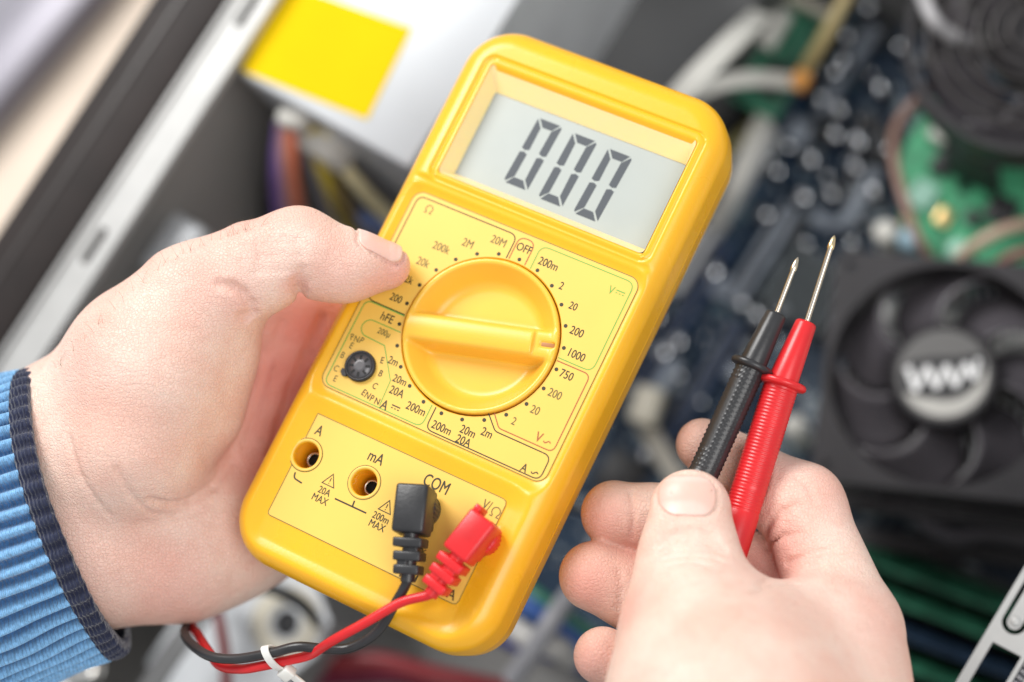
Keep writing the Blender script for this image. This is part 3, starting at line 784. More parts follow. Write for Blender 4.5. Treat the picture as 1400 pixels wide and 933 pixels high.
# ---------------------------------------------------------------- knitted cuff
def cuff():
    c0 = Vector(hp(109, 695, -25)); axd = Vector((-.955, -.30, .0)).normalized(); wd = Vector((-.30, .955, 0)).normalized(); dp = Vector((0, 0, 1))
    NR = 54; per = 12; NA = NR * per
    def ring(t, grow, amp, off=0.0):
        out = []; gl = []
        for k in range(NA):
            a = 2 * math.pi * k / NA; ph = math.cos(a * NR + .35 * math.sin(t * .12 + a * 2))
            rib = (abs(ph) ** .7) * (1 if ph > 0 else -1)
            rw, rd = 45.6 + grow + off, 34 + grow * .8 + off
            # the lower side hangs lower as it runs to the elbow
            low = max(0, -math.sin(a)) * t * .10
            e = 1 + amp * rib / 44
            wob = .5 * math.sin(a * 3 + t * .11) + .35 * math.sin(a * 7 - t * .23)
            out.append(c0 + axd * (t + 1.2 * math.sin(a * 2 + .6)) + wd * (math.sin(a) * (rw * e + wob) - low) + dp * (math.cos(a) * (rd * e + wob)))
            gl.append(max(0., min(1., .5 - .8 * rib)))  # mask for the shade painted into the rib grooves
        return out, gl
    def sheet(ts, fn, name, m, parent):
        vs = []; g = []
        for t in ts: r, gg = fn(t); vs += r; g += gg
        fs = [(i * NA + k, i * NA + (k + 1) % NA, (i + 1) * NA + (k + 1) % NA, (i + 1) * NA + k) for i in range(len(ts) - 1) for k in range(NA)]
        V = np.array(vs) * .001; return link(name, np_mesh(name, V, np.array(fs)[:, ::-1], {'groove': g}), m, parent)
    def knit(name, c1, c2, sc):
        m = bpy.data.materials.new(name); m.use_nodes = True; nt = m.node_tree; n = nt.nodes; L = nt.links; b = n['Principled BSDF']
        b.inputs['Roughness'].default_value = .85; b.inputs['Sheen Weight'].default_value = .35; b.inputs['Sheen Roughness'].default_value = .5; b.inputs['Specular IOR Level'].default_value = .15
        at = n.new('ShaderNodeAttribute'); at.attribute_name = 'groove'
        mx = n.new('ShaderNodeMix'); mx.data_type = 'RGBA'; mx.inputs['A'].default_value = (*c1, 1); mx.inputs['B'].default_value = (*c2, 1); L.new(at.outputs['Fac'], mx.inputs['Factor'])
        tc = n.new('ShaderNodeTexCoord')
        mp_ = n.new('ShaderNodeMapping'); mp_.inputs['Rotation'].default_value = (0, 0, math.radians(-17)); L.new(tc.outputs['Object'], mp_.inputs['Vector'])
        wv = n.new('ShaderNodeTexWave'); wv.bands_direction = 'X'; wv.inputs['Scale'].default_value = sc; wv.inputs['Distortion'].default_value = 3.0; wv.inputs['Detail'].default_value = 3; wv.inputs['Detail Scale'].default_value = 3.0
        L.new(mp_.outputs['Vector'], wv.inputs['Vector'])
        nz = n.new('ShaderNodeTexNoise'); nz.inputs['Scale'].default_value = 700; nz.inputs['Detail'].default_value = 5; L.new(tc.outputs['Object'], nz.inputs['Vector'])
        m2 = n.new('ShaderNodeMix'); m2.data_type = 'RGBA'; m2.blend_type = 'MULTIPLY'; m2.inputs['Factor'].default_value = .6
        rp_ = n.new('ShaderNodeMapRange'); rp_.inputs['From Min'].default_value = .3; rp_.inputs['From Max'].default_value = .7; rp_.inputs['To Min'].default_value = .55; rp_.inputs['To Max'].default_value = 1.2
        L.new(nz.outputs['Fac'], rp_.inputs['Value']); L.new(mx.outputs['Result'], m2.inputs['A']); L.new(rp_.outputs['Result'], m2.inputs['B']); L.new(m2.outputs['Result'], b.inputs['Base Color'])
        ad = n.new('ShaderNodeMath'); ad.operation = 'MULTIPLY_ADD'; ad.inputs[1].default_value = .6; L.new(nz.outputs['Fac'], ad.inputs[0]); L.new(wv.outputs['Fac'], ad.inputs[2])
        bp = n.new('ShaderNodeBump'); bp.inputs['Strength'].default_value = .8; bp.inputs['Distance'].default_value = .0006; L.new(ad.outputs['Value'], bp.inputs['Height']); L.new(bp.outputs['Normal'], b.inputs['Normal'])
        return m
    blue = knit('blue_knit', (0.24, 0.51, 0.84), (0.05, 0.145, 0.33), 260)  # second tone puts the shade between ribs into the yarn colour
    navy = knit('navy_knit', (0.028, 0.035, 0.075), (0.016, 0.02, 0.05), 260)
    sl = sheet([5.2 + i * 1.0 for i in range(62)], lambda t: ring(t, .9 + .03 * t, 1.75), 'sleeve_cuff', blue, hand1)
    hem_t = [(-.2, -3.2), (-.9, -1.6), (-1.0, 0), (-.5, 1.0), (1.0, 1.5), (2.5, 1.6), (4.0, 1.6), (5.3, 1.3), (6.0, .4), (6.2, -1.2)]
    dct = {k: v for k, v in enumerate(hem_t)}
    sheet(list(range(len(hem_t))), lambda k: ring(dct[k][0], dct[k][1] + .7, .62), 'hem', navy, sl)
cuff()

# ---------------------------------------------------------------- hand that holds the probes
PB = [hp(1091, 352, -2), hp(1062, 428, 0), hp(1028, 500, 1.5), hp(962, 648, 4.5), hp(915, 752, 7)]
PR = [hp(1141, 322, -3), hp(1103, 440, 0), hp(1069, 524, 1.5), hp(1008, 722, 5.5), hp(962, 868, 9)]
ZQ = (np.array((0, 0.1, 1.0)), 1.38)
RT = chain([(944, 698, 19, 56), (942, 768, 23, 66), (946, 850, 31, 80)], sq=ZQ, k=6)
RM = (chain([(946, 850, 31, 84), (985, 960, 44, 135), (1010, 1060, 48, 170)], k=16) +
      [C((965, 885, 36, 80), (1100, 868, 22, 66), k=14), C((1000, 980, 42, 130), (1130, 940, 26, 100), k=20), C((1010, 1060, 46, 165), (1090, 1060, 36, 150)),
       C((1158, 858, 14, 70), (1120, 1020, 22, 110), k=16)])
RI = chain([(960, 608, -12.5, 36), (1002, 640, -13, 43), (1040, 664, -10, 47), (1096, 692, -4, 55), (1158, 856, 14, 70)], k=6)
R3 = chain([(840, 703, -6, 46), (900, 714, -5, 48), (960, 742, -10, 50), (1040, 790, -13, 52), (1120, 930, 2, 66)], k=5)
R4 = chain([(812, 788, 0, 48), (872, 812, 0, 50), (950, 850, -6, 50), (1040, 900, -6, 54), (1095, 985, 8, 66)], k=5)
R5 = chain([(824, 897, 10, 40), (880, 925, 10, 44), (960, 960, 8, 46), (1060, 1010, 16, 60)], k=5)
def rh_base(P):
    th = union(P, RT, 6)
    pal = union(P, RM, 16)
    d = smin(th, pal, 9)
    ix = union(P, RI, 6); md = union(P, R3, 5); rg = union(P, R4, 5); pk = union(P, R5, 5)
    fing = smin(smin(smin(md, rg, 2.0), pk, 2.0), ix, 1.6)
    # fingers join the palm far from the tips
    return smin(d, fing, 3.0)
rh_cr = []
cr2 = lambda pts, r, lift=.2: rh_cr.extend(trace(rh_base, pts, r, lift))
for (y, a, b) in ((732, 908, 980), (738, 905, 985), (746, 898, 990), (754, 900, 992), (762, 906, 984), (728, 914, 976), (770, 915, 970)):
    cr2([(a, y + 2), ((a + b) / 2, y - 4), (b, y + 3)], .5, .2)
cr2([(1046, 734), (1052, 716), (1068, 700), (1090, 690)], .7); cr2([(1048, 748), (1070, 734), (1098, 728)], .45); cr2([(1040, 800), (1075, 770), (1110, 756), (1140, 752)], .5)
cr2([(1030, 812), (1060, 800), (1090, 798)], .4); cr2([(1085, 650), (1105, 664), (1112, 684)], .35)
cr2([(862, 672), (866, 700), (864, 735)], .3); cr2([(846, 780), (850, 805), (846, 832)], .3)
nR = dict(c=np.array(hp(942, 676, 30)), ax=hp(943, 655, 29) - hp(942, 715, 31), n=np.array((.0, .12, 1.0), np.float32))
probe_caps = [(PB[2], PB[4], 5.0), (PR[2], PR[4], 5.6)]
def rh_sdf(P):
    d = rh_base(P)
    d = carve(d, P, rh_cr, 1.6)
    e, hgt, _ = nail_region(P, nR['c'], nR['ax'], nR['n'], 6.2, 8.6, 5.2)
    d = np.where(np.abs(e) < 3, smax(d, -(np.maximum(np.abs(e) - .3, np.maximum(-(d + .6), -hgt - 9))), .9), d)
    d = carve(d, P, probe_caps, .5)
    return smax(d, -body_sdf_near(P), .6)
Vh, Qh = surface(rh_sdf, (8, -132, -42), (128, -16, 92), .85)
pk = blobs(Vh, [(raycast(rh_base, 815, 710), 10, .6), (raycast(rh_base, 795, 800), 10, .6), (raycast(rh_base, 870, 745), 9, .5), (raycast(rh_base, 860, 830), 9, .5), (raycast(rh_base, 800, 905), 9, .5), (raycast(rh_base, 935, 600), 8, .4),
                (raycast(rh_base, 1080, 750), 12, .5), (raycast(rh_base, 1065, 790), 11, .5), (raycast(rh_base, 1030, 770), 10, .6), (raycast(rh_base, 1130, 680), 12, .3), (raycast(rh_base, 1200, 850), 16, .3)])
hand2 = link('hand', np_mesh('hand', Vh * .001, Qh, {'pink': pk}), SKIN, None, FRAME)
tag(hand2, 'bare hand pinching the red and black probes between thumb and fingers', 'hand', 'two bare hands')
make_nail(rh_base, nR, 6.0, 8.4, 5.2, nR['c'] - 14, nR['c'] + 14, hand2, pale_fn(6.0, 8.4, 5.6))

# ================================================================ test leads
BLK = mat('lead_black', (0.028, 0.028, 0.030), .33, var=.25, vscale=120, bump=.12, bscale=900)
RED = mat('lead_red', (0.66, 0.018, 0.022), .30, var=.10, vscale=90, bump=.06, bscale=900, sss=.08, sssr=(1, .1, .1))
PIN = mat('probe_pin', (0.52, 0.47, 0.40), .24, metal=1.0)
PING = mat('probe_pin_tip', (0.74, 0.66, 0.52), .22, metal=1.0)
FRi = FRAME.inverted()
def cfm(p): return Vector((float(p[0]), float(p[1]), float(p[2]))) * .001          # camera-frame mm -> m
def m2c(x, y, z): return METERc @ Vector((x * .001, y * .001, z * .001))

def grid_lathe(mb, prof, M, seg=72, fn=None):
    vs = []; n = len(prof)
    for (r, z) in prof:
        for k in range(seg):
            a = 2 * math.pi * k / seg; q = r + (fn(a, z) if fn else 0); vs.append(M @ Vector((q * math.cos(a), q * math.sin(a), z)))
    mb.add(vs, [(i * seg + k, i * seg + (k + 1) % seg, (i + 1) * seg + (k + 1) % seg, (i + 1) * seg + k) for i in range(n - 1) for k in range(seg)], True)
    mb.add(vs[:seg][::-1], [tuple(range(seg))]); mb.add(vs[-seg:], [tuple(range(seg))])

def lead(name, label, m, probe, pts_plug, jack, boot_px, cable_px, hk, black, tail):
    root = tag(empty(name, FRAME), label, 'test lead')
    # ---- plug on the meter (meter frame, then camera frame)
    h = 11.0
    a = Vector(mp(*pts_plug[0], h)); b = Vector(mp(*pts_plug[1], h)); d = (b - a).normalized(); w = Vector((-d.y, d.x))
    J = Vector(jack)
    M = METERc @ Matrix.Scale(.001, 4) @ basis(Vector((J.x, J.y, 0)), Vector((d.x, d.y, 0)), Vector((w.x, w.y, 0)), Vector((0, 0, 1)))
    mb = MB(); prof = [(5.5, .36)]
    plug = MB()
    cw, cl0, cl1 = (5.0, -5.4, 9.2) if black else (4.6, -5.2, 8.8)
    for (x0, x1, y0, y1, z0, z1, bv) in ((cl0, cl1, -cw, cw, 5.2, 14.6, 1.0),):
        plug.box(((x0 + x1) / 2, 0, (z0 + z1) / 2), (x1 - x0, y1 - y0, z1 - z0), M=M, bev=bv, seg=3)
    plug.box(((cl0 + cl1) / 2 - 1.0, 0, 4.0), (cl1 - cl0 - 2.4, cw * 2 - 1.2, 4.6), M=M, bev=.7)
    po = plug.build('plug', m, root)
    # ribbed collar that enters the jack
    cb = MB(); grid_lathe(cb, [(5.2, .30), (5.3, .8), (5.3, 5.0), (5.0, 5.8), (3.0, 6.0)], M, 96, lambda an, z: .16 * math.cos(an * 24) if z > .5 else 0)
    cb.lathe([(3.9, -6.5), (3.9, .9)], 24, M=M)
    cb.build('plug_collar', m, root)
    if not black:
        MB().box((cl0 - .8, -cw + 1.2, 9.5), (2.2, 2.2, 7.5), M=M, bev=.4).build('plug_latch', m, root)
    # strain relief: ribs with gaps on alternating sides
    bt = MB(); zc = 9.6
    Mb = M @ Matrix.Translation(Vector((cl1, 0, zc))) @ frot('Y', math.radians(7))
    bt.lathe([(2.5, -1.0), (2.2, 14.0)], 16, M=Mb @ frot('Y', math.radians(90)))
    for k in range(3):
        ww = 9.0 - k * .6; x = 2.4 + k * 4.0
        bt.box((x, 0, 0), (2.8, ww, ww * .86), M=Mb, bev=.5)
        if k < 2: bt.box((x + 2.0, (1 if k % 2 == 0 else -1) * 1.5, 0), (2.6, 3.2, 5.6), M=Mb, bev=.4)
    bt.build('strain_relief', m, root)
    e = Mb @ Vector((13.5, 0, 0)); e0 = Mb @ Vector((9, 0, 0))
    # ---- cable from the plug, round behind the hand, out below the frame and up into the other hand
    pts = [e0, e] + [cfm(hp(*p)) for p in cable_px] + [cfm(hp(*p)) for p in tail]
    pa = cfm(probe[4]); pd = (cfm(probe[4]) - cfm(probe[3])).normalized()
    pts += [pa + pd * .03, pa + pd * .008, pa - pd * .004]
    MB().tube(spline(pts, 10), hk, 14).build('cable', m, root)
    # ---- probe
    T, B, Cc, E_, End = [cfm(p) for p in probe]
    ax = (End - Cc).normalized()
    Mp = axis_frame(Cc, ax, (1, 0, 0)) @ Matrix.Scale(.001, 4)          # z runs from the collar down the handle
    r0, r1 = (4.6, 4.75) if black else (5.35, 5.55)
    L = (End - Cc).length * 1000; Lh = (B - Cc).length * 1000
    hb = MB(); gl = 36.0 if black else 41.0
    prof = [(r0 * .93, 0)]; z = 1.2
    if black:
        while z < gl: prof.append((r0, z)); z += .22
        def bumps(an, zz):
            if zz < 1.5 or zz > gl - .6: return 0
            flat = 5.5 < zz < gl - 7 and abs(((an - 2.5 + math.pi) % (2 * math.pi)) - math.pi) < .36
            return -.12 if flat else .26 * max(0, math.sin(zz * 2 * math.pi / 1.55)) ** .6 * max(0, math.cos(an * 20)) ** .5 - .05
    else:
        while z < gl: prof.append((r0, z)); z += .18
        def bumps(an, zz):
            if zz < 1.5 or zz > gl - .4: return 0
            fade = 1 if zz < gl - 8 or zz > gl - 7 else 0
            return .075 * math.sin(zz * 2 * math.pi / 1.1) * fade
    prof += [(r1, gl + .4), (r1 * 1.0, (gl + L) / 2), (r1 * .92, L - 2), (r1 * .6, L)]
    grid_lathe(hb, prof, Mp, 80 if black else 40, bumps)
    ho = hb.build('probe_handle', m, root)
    cr_ = 6.7 if black else 7.7
    MB().lathe([(r0 * .8, -1.2), (cr_ - .5, -.9), (cr_, -.3), (cr_, .5), (cr_ - .5, 1.1), (r0 * .9, 1.5)], 48, M=Mp).build('finger_guard', m, root)
    axn = (B - Cc).normalized(); Mn = axis_frame(Cc, axn, (1, 0, 0)) @ Matrix.Scale(.001, 4)
    rn = (4.3, 3.2) if black else (4.7, 3.2)
    MB().lathe([(rn[0], -.5), (rn[0], 1), (rn[1] + .15, Lh - .9), (rn[1] - .15, Lh - .3), (rn[1] - .7, Lh), (.9, Lh - .2)], 40, M=Mn, cap1=False).build('probe_nose', m, root)
    axp = (T - B).normalized(); Mq = axis_frame(B, axp, (1, 0, 0)) @ Matrix.Scale(.001, 4); Lp = (T - B).length * 1000
    rp_ = .86 if black else .92
    tp = MB().lathe([(rp_, -4), (rp_, Lp - 4.6), (rp_ * 1.05, Lp - 4.4)], 24, M=Mq).build('probe_pin', PIN, root)
    MB().lathe([(rp_ * 1.1, Lp - 4.6), (rp_ * 1.25, Lp - 4.2), (rp_ * 1.25, Lp - 3.2), (rp_ * .8, Lp - 1.0), (.12, Lp)], 24, M=Mq).build('pin_tip', PING if black else mat('probe_pin_brass', (0.82, 0.66, 0.40), .24, metal=1.0), tp)
    return root
lead('test_lead', 'black test lead plugged into the COM jack, its probe held beside the red one', BLK, PB, ((557, 690), (547, 775)), JK[2], None,
     [(540, 826, 19), (515, 865, 14), (478, 886, 10), (442, 887, 9), (407, 884.5, 8.5), (371, 893, 6), (324, 901, 1), (289, 898, -4), (265, 884, -12), (252, 867, -24), (258, 850, -44)], .00155, True,
     [(285, 800, -72), (330, 720, -92), (470, 690, -98), (680, 690, -115), (785, 695, -130), (880, 725, -100), (905, 800, -26), (900, 800, -4)])
lead('test_lead', 'red test lead plugged into the V ohm jack, its probe held beside the black one', RED, PR, ((640, 732), (590, 796)), JK[3], None,
     [(548, 824, 22), (501, 850.5, 20), (454, 876.5, 16), (425, 895, 7), (395, 903, 4.5), (360, 910.5, 3), (329, 915, -2), (301, 910.5, -10), (286, 892, -18), (271, 868, -30), (263, 850, -46)], .0015, False,
     [(290, 800, -78), (340, 730, -98), (480, 700, -104), (680, 690, -122), (785, 695, -138), (890, 735, -105), (945, 850, -30), (945, 900, -6)])
# ---- cable tie round both cables
tie = tag(empty('cable_tie', FRAME), 'white nylon cable tie holding the red and black cables together', 'cable tie')
TIE = mat('nylon', (0.80, 0.79, 0.74), .35, sss=.3, sssr=(1, 1, .9), bump=.2, bscale=1200)
cb_, cr = cfm(hp(375, 892, 6)), cfm(hp(375, 907, 3.5)); mid = (cb_ + cr) / 2
tx = (cfm(hp(407, 893, 7)) - cfm(hp(340, 905, 2))).normalized(); up_ = (cb_ - cr).normalized(); up_ = (up_ - tx * up_.dot(tx)).normalized(); nz_ = tx.cross(up_)
if nz_.z < 0: nz_ = -nz_
vs = []; fs = []; NS = 40
tilt = math.radians(12)
for k in range(NS):
    a = 2 * math.pi * k / NS
    base = up_ * (math.sin(a) * .0042) + nz_ * (math.cos(a) * .0023)
    for (dx, dr) in ((-.00125, 0), (.00125, 0), (.00125, .0006), (-.00125, .0006)):
        o = base.normalized() * dr; vs.append(mid + base + o + tx * (dx - math.sin(a) * .0012))
for k in range(NS):
    for j in range(4):
        fs.append((k * 4 + j, k * 4 + (j + 1) % 4, ((k + 1) % NS) * 4 + (j + 1) % 4, ((k + 1) % NS) * 4 + j))
MB().add(vs, fs).build('strap', TIE, tie)
hd = mid - up_ * .0055 + tx * .0022 + nz_ * .0012
Mh = basis(hd, tx, up_, tx.cross(up_)) @ frot('Z', math.radians(25))
MB().box((0, 0, 0), (.0044, .0040, .0036), M=Mh, bev=.0005).build('tie_head', TIE, tie)
MB().box((.0004, -.009, 0), (.0024, .014, .0011), M=Mh, bev=.0003).build('tail', TIE, tie)

# ================================================================ the open computer and the table (world frame, metres)
def plate(name, outline, holes, z0, z1, m, parent=None):
    """flat sheet with real openings; outline and holes are 2-D lists"""
    bm = bmesh.new(); ed = []
    for pts in [outline] + holes:
        vs = [bm.verts.new((x, y, z1)) for x, y in pts]; ed += [bm.edges.new((vs[i], vs[(i + 1) % len(vs)])) for i in range(len(vs))]
    bmesh.ops.triangle_fill(bm, use_beauty=True, use_dissolve=False, edges=ed)
    r = bmesh.ops.extrude_face_region(bm, geom=bm.faces[:])
    for v in [g for g in r['geom'] if isinstance(g, bmesh.types.BMVert)]: v.co.z = z0
    bmesh.ops.recalc_face_normals(bm, faces=bm.faces[:])
    me = bpy.data.meshes.new(name); bm.to_mesh(me); bm.free(); return link(name, me, m, parent)
def bx(name, x0, x1, y0, y1, z0, z1, m, parent=None, bev=.0008, M=None):
    return MB().box(((x0 + x1) / 2, (y0 + y1) / 2, (z0 + z1) / 2), (x1 - x0, y1 - y0, z1 - z0), M=M, bev=bev).build(name, m, parent)
def xy(px, py, z): p = onz(px, py, z); return (p.x, p.y)
def wires(pts, n=8): return spline([onz(*p) for p in pts], n)

WOOD = mat('beige_wood', (0.84, 0.70, 0.57), .55, var=.08, vscale=14, bump=.1, bscale=120)
STEEL = mat('steel', (0.62, 0.62, 0.60), .38, metal=.75, var=.12, vscale=30, rvar=.08)
ZINC = mat('zinc_steel', (0.60, 0.62, 0.64), .42, metal=.35, var=.10, vscale=25, rvar=.1)
RIM = mat('pale_rim', (0.44, 0.44, 0.43), .42, metal=.15, var=.07, vscale=60, bump=.05, bscale=600)
DARK = mat('dark_steel', (0.045, 0.043, 0.042), .45, metal=.3, var=.15, vscale=20)
GREY = mat('grey_steel', (0.24, 0.236, 0.23), .4, metal=.4, var=.1, vscale=15)
BEZ = mat('black_bezel', (0.022, 0.016, 0.015), .55, spec=.25, var=.3, vscale=30, bump=.1, bscale=400)
LAV = mat('lavender_grey', (0.20, 0.19, 0.23), .4, var=.1, vscale=12)
PCB = mat('navy_pcb', (0.024, 0.046, 0.082), .45, spec=.25, var=.35, vscale=160, bump=.15, bscale=500)
GPCB = mat('green_pcb', (0.035, 0.17, 0.10), .40, spec=.4, var=.5, vscale=140, bump=.15, bscale=500)
WHT = mat('white_plastic', (0.66, 0.65, 0.60), .42, var=.06, vscale=60)
CREAM = mat('cream_plastic', (0.60, 0.56, 0.46), .45, var=.06, vscale=60)
FANM = mat('fan_black', (0.026, 0.024, 0.027), .45, spec=.35, var=.2, vscale=40)
CAPT = mat('capacitor_top', (0.62, 0.64, 0.67), .16, metal=1.0)
CAPS = mat('capacitor_sleeve', (0.02, 0.022, 0.04), .3)
CHIP = mat('chip_black', (0.02, 0.02, 0.022), .4)
ALU = mat('aluminium', (0.75, 0.75, 0.74), .3, metal=.9)
GOLD = mat('contact_gold', (0.75, 0.55, 0.25), .3, metal=1.0)

# ---- table
tb = MB().box((0, 0, -.02), (3.0, 2.4, .04), bev=.003).build('table', WOOD); tag(tb, kind='structure')
# ---- dark panel lying on the table
q0, q1 = onz(129, 0, .016), onz(0, 151, .016); dq = (q0 - q1).normalized(); nq = Vector((-dq.y, dq.x, 0))
if nq.dot(onz(0, 0, .016) - q1) < 0: nq = -nq
Mq = basis(Vector((q1.x, q1.y, 0)), dq, nq, dq.cross(nq))
sp = tag(empty('side_panel', Mq), 'dark grey metal side panel lying on the beige table', 'side panel')
sg = 1 if dq.cross(nq).z > 0 else -1
MB().box((.02, .11, sg * .0085), (.6, .22, .013), bev=.003).build('sheet', LAV, sp)
MB().box((.02, .016, sg * .0175), (.6, .026, .005), bev=.0015).build('folded_edge', mat('lavender_edge', (0.30, 0.285, 0.33), .35, metal=.2), sp)
MB().box((.02, .075, sg * .0165), (.6, .012, .004), bev=.0012).build('ridge', LAV, sp)

# ---- case
X0, X1, Y0, Y1, ZT = -.209, .1835, -.31, .335, .200
case = tag(empty('computer_case', Matrix.Identity(4)), 'open grey steel computer case lying on its side on the table', 'computer case')
bx('floor_panel', X0 + .002, X1 - .002, Y0 + .002, Y1 - .002, .001, .005, GREY, case)
bx('wall', X0, X0 + .0016, Y0, Y1, .0, ZT - .002, mat('inner_grey', (0.36, 0.35, 0.335), .5, metal=.2), case, .0003); bx('wall', X1 - .0016, X1, Y0, Y1, .0, ZT - .002, RIM, case, .0003)
bx('wall', X0 + .0018, X1 - .0018, Y1 - .0016, Y1, .0, ZT - .002, DARK, case, .0003); bx('wall', X0 + .0018, X1 - .0018, Y0, Y0 + .0016, .0, ZT - .002, DARK, case, .0003)
def slot_hole(pa, pb, w, n=6):
    a = Vector(pa); b = Vector(pb); d = (b - a).normalized(); nn = Vector((-d.y, d.x)); out = []
    for c, s in ((b, 1), (a, -1)):
        for k in range(n + 1):
            t = math.pi * (k / n) - math.pi / 2; v = c + (d * math.cos(t) * s + nn * math.sin(t) * s) * w / 2; out.append((v.x, v.y))
    return out
hl = [slot_hole((-.2005, y), (-.2005, y + .012), .0042) for y in (-.205, -.150, -.047, .062, .12, .19)]
plate('rim', [(X0, Y0), (-.193, Y0), (-.193, Y1), (X0, Y1)], hl, ZT - .0018, ZT, RIM, case)
bx('rim_lip', -.1946, -.193, Y0, Y1, ZT - .005, ZT - .0019, RIM, case, .0003)
bx('rim_fold', X0 + .0002, X0 + .0022, Y0, Y1, ZT - .0001, ZT + .0016, RIM, case, .0004)
# near rim: window, tongue in a keyhole slot
rx0, rx1 = .157, .1720
w_ = [xy(1360.5, 880, ZT), xy(1384.5, 888, ZT)]; wy1 = (w_[0][1] + w_[1][1]) / 2
win = [(.1605, wy1 - .040), (rx1 - .0015, wy1 - .040), (rx1 - .0015, wy1), (.1605, wy1 - .0005)]
sl_c = xy(1387, 851, ZT)
def uslot(c, r1, r2, ln):
    o = [(c[0] - r2, c[1] + ln)]; o += [(c[0] + r2 * math.cos(t), c[1] + r2 * math.sin(t)) for t in np.linspace(math.pi, 2 * math.pi, 14)]; o += [(c[0] + r2, c[1] + ln), (c[0] + r1, c[1] + ln)]
    o += [(c[0] + r1 * math.cos(t), c[1] + r1 * math.sin(t)) for t in np.linspace(0, -math.pi, 12)]; o += [(c[0] - r1, c[1] + ln)]; return o
plate('rim', [(rx0, Y0), (rx1, Y0), (rx1, Y1), (rx0, Y1)], [win, uslot(sl_c, .0024, .0040, .030)], ZT - .0016, ZT, RIM, case)
MB().lathe([(.0019, 0), (.0016, .0006), (.0008, .0009), (.0001, .001)], 20, M=Matrix.Translation((sl_c[0], sl_c[1] + .0004, ZT)), cap0=False).build('dimple', RIM, case)
bx('rim_lip', rx0, rx0 + .0012, Y0, Y1, ZT - .012, ZT - .0018, RIM, case, .0003)
# folded seam of the outer sheet, with a rough edge
mb = MB(); random.seed(2)
for k in range(300):
    y = Y0 + (Y1 - Y0) * k / 300; mb.box((rx1 + .0014 + random.uniform(-.0001, .0001), y, ZT - .0012 + random.uniform(-.00015, .00015)), (.0022, (Y1 - Y0) / 300 * .82, .0022), bev=.0003, seg=1)
tag(mb.build('seam', mat('seam_grey', (0.20, 0.20, 0.21), .4, metal=.6), case), kind='stuff')
bx('seam_edge', rx1 + .0027, rx1 + .0040, Y0, Y1, ZT - .004, ZT - .0008, RIM, case, .0003)
bx('seam_shade', rx1 + .0041, rx1 + .0049, Y0, Y1, ZT - .008, ZT - .0042, DARK, case, .0002)  # solid dark strip standing in for the shadow along the seam
bx('brace', -.10, .150, .262, .278, ZT - .010, ZT - .004, mat('brace_grey', (0.33, 0.31, 0.36), .35, metal=.3), case)
# black front bezel
bx('bezel', -.2405, X0 - .0006, Y0 - .01, Y1 + .01, .004, ZT + .0005, BEZ, case, .003)
bx('bezel_groove', -.2290, -.2270, Y0, Y1, ZT - .001, ZT + .0012, mat('bezel_line', (0.045, 0.038, 0.036), .35), case, .0004)
# bright corner plates beside the gripping hand
bx('bracket', -.1925, -.158, -.150, -.040, .160, .1645, ZINC, case); bx('bracket', -.1925, -.1745, -.0385, -.012, .168, .180, ZINC, case, .003)
bx('bracket', -.1925, -.1300, -.285, -.152, .150, .1545, ZINC, case)
MB().lathe([(.008, 0), (.008, .003), (.006, .005), (.002, .0055)], 24, M=Matrix.Translation((*xy(112, 912, .157), .1546))).build('screw', CHR, case)

# ---- power supply
psu = tag(empty('power_supply', Matrix.Translation((-.157, .13, .005))), 'silver power supply box with a yellow sticker under the pale rim', 'power supply')
PS = Matrix.Translation((.157, -.13, -.005))
def ps(o): o.data.transform(PS); return o
ZP_ = .1935
st = [xy(318, 92, ZP_), xy(502, 164, ZP_), xy(576, 44, ZP_)]
v1 = Vector(st[0]); v2 = Vector(st[1]); v3 = Vector(st[2]); e1 = (v2 - v1); e2 = (v3 - v2); e2 = e2 - e1 * (e2.dot(e1) / e1.dot(e1))
e1n = e1.normalized(); v1 = v2 - e1n * min(e1.length, (v2.x + .1918) / max(.2, e1n.x))
ps(bx('housing', -.1922, -.1085, v2.y - .0085, .215, .0052, ZP_, ZINC, psu, .0015))
ps(plate('sticker', [tuple(v1), tuple(v2), tuple(v2 + e2), tuple(v1 + e2)], [], ZP_ + .0001, ZP_ + .0004, mat('sticker_yellow', (0.80, 0.55, 0.003), .8, spec=.1, var=.04, vscale=30), psu))
a = v1 + e2 * 1.03; b = v2 + e2 * 1.03
ps(plate('rating_label', [tuple(a), tuple(b), tuple(b + e2 * 1.2), tuple(a + e2 * 1.2)], [], ZP_ + .0001, ZP_ + .0004, mat('label_white', (0.78, 0.78, 0.80), .5), psu))
MB().lathe([(.012, -.003), (.012, .008), (.009, .010)], 24, M=PS @ axis_frame(Vector((-.160, v2.y - .0085, .160)), (0, -1, 0)), cap1=True).build('cable_grommet', WHT, psu)

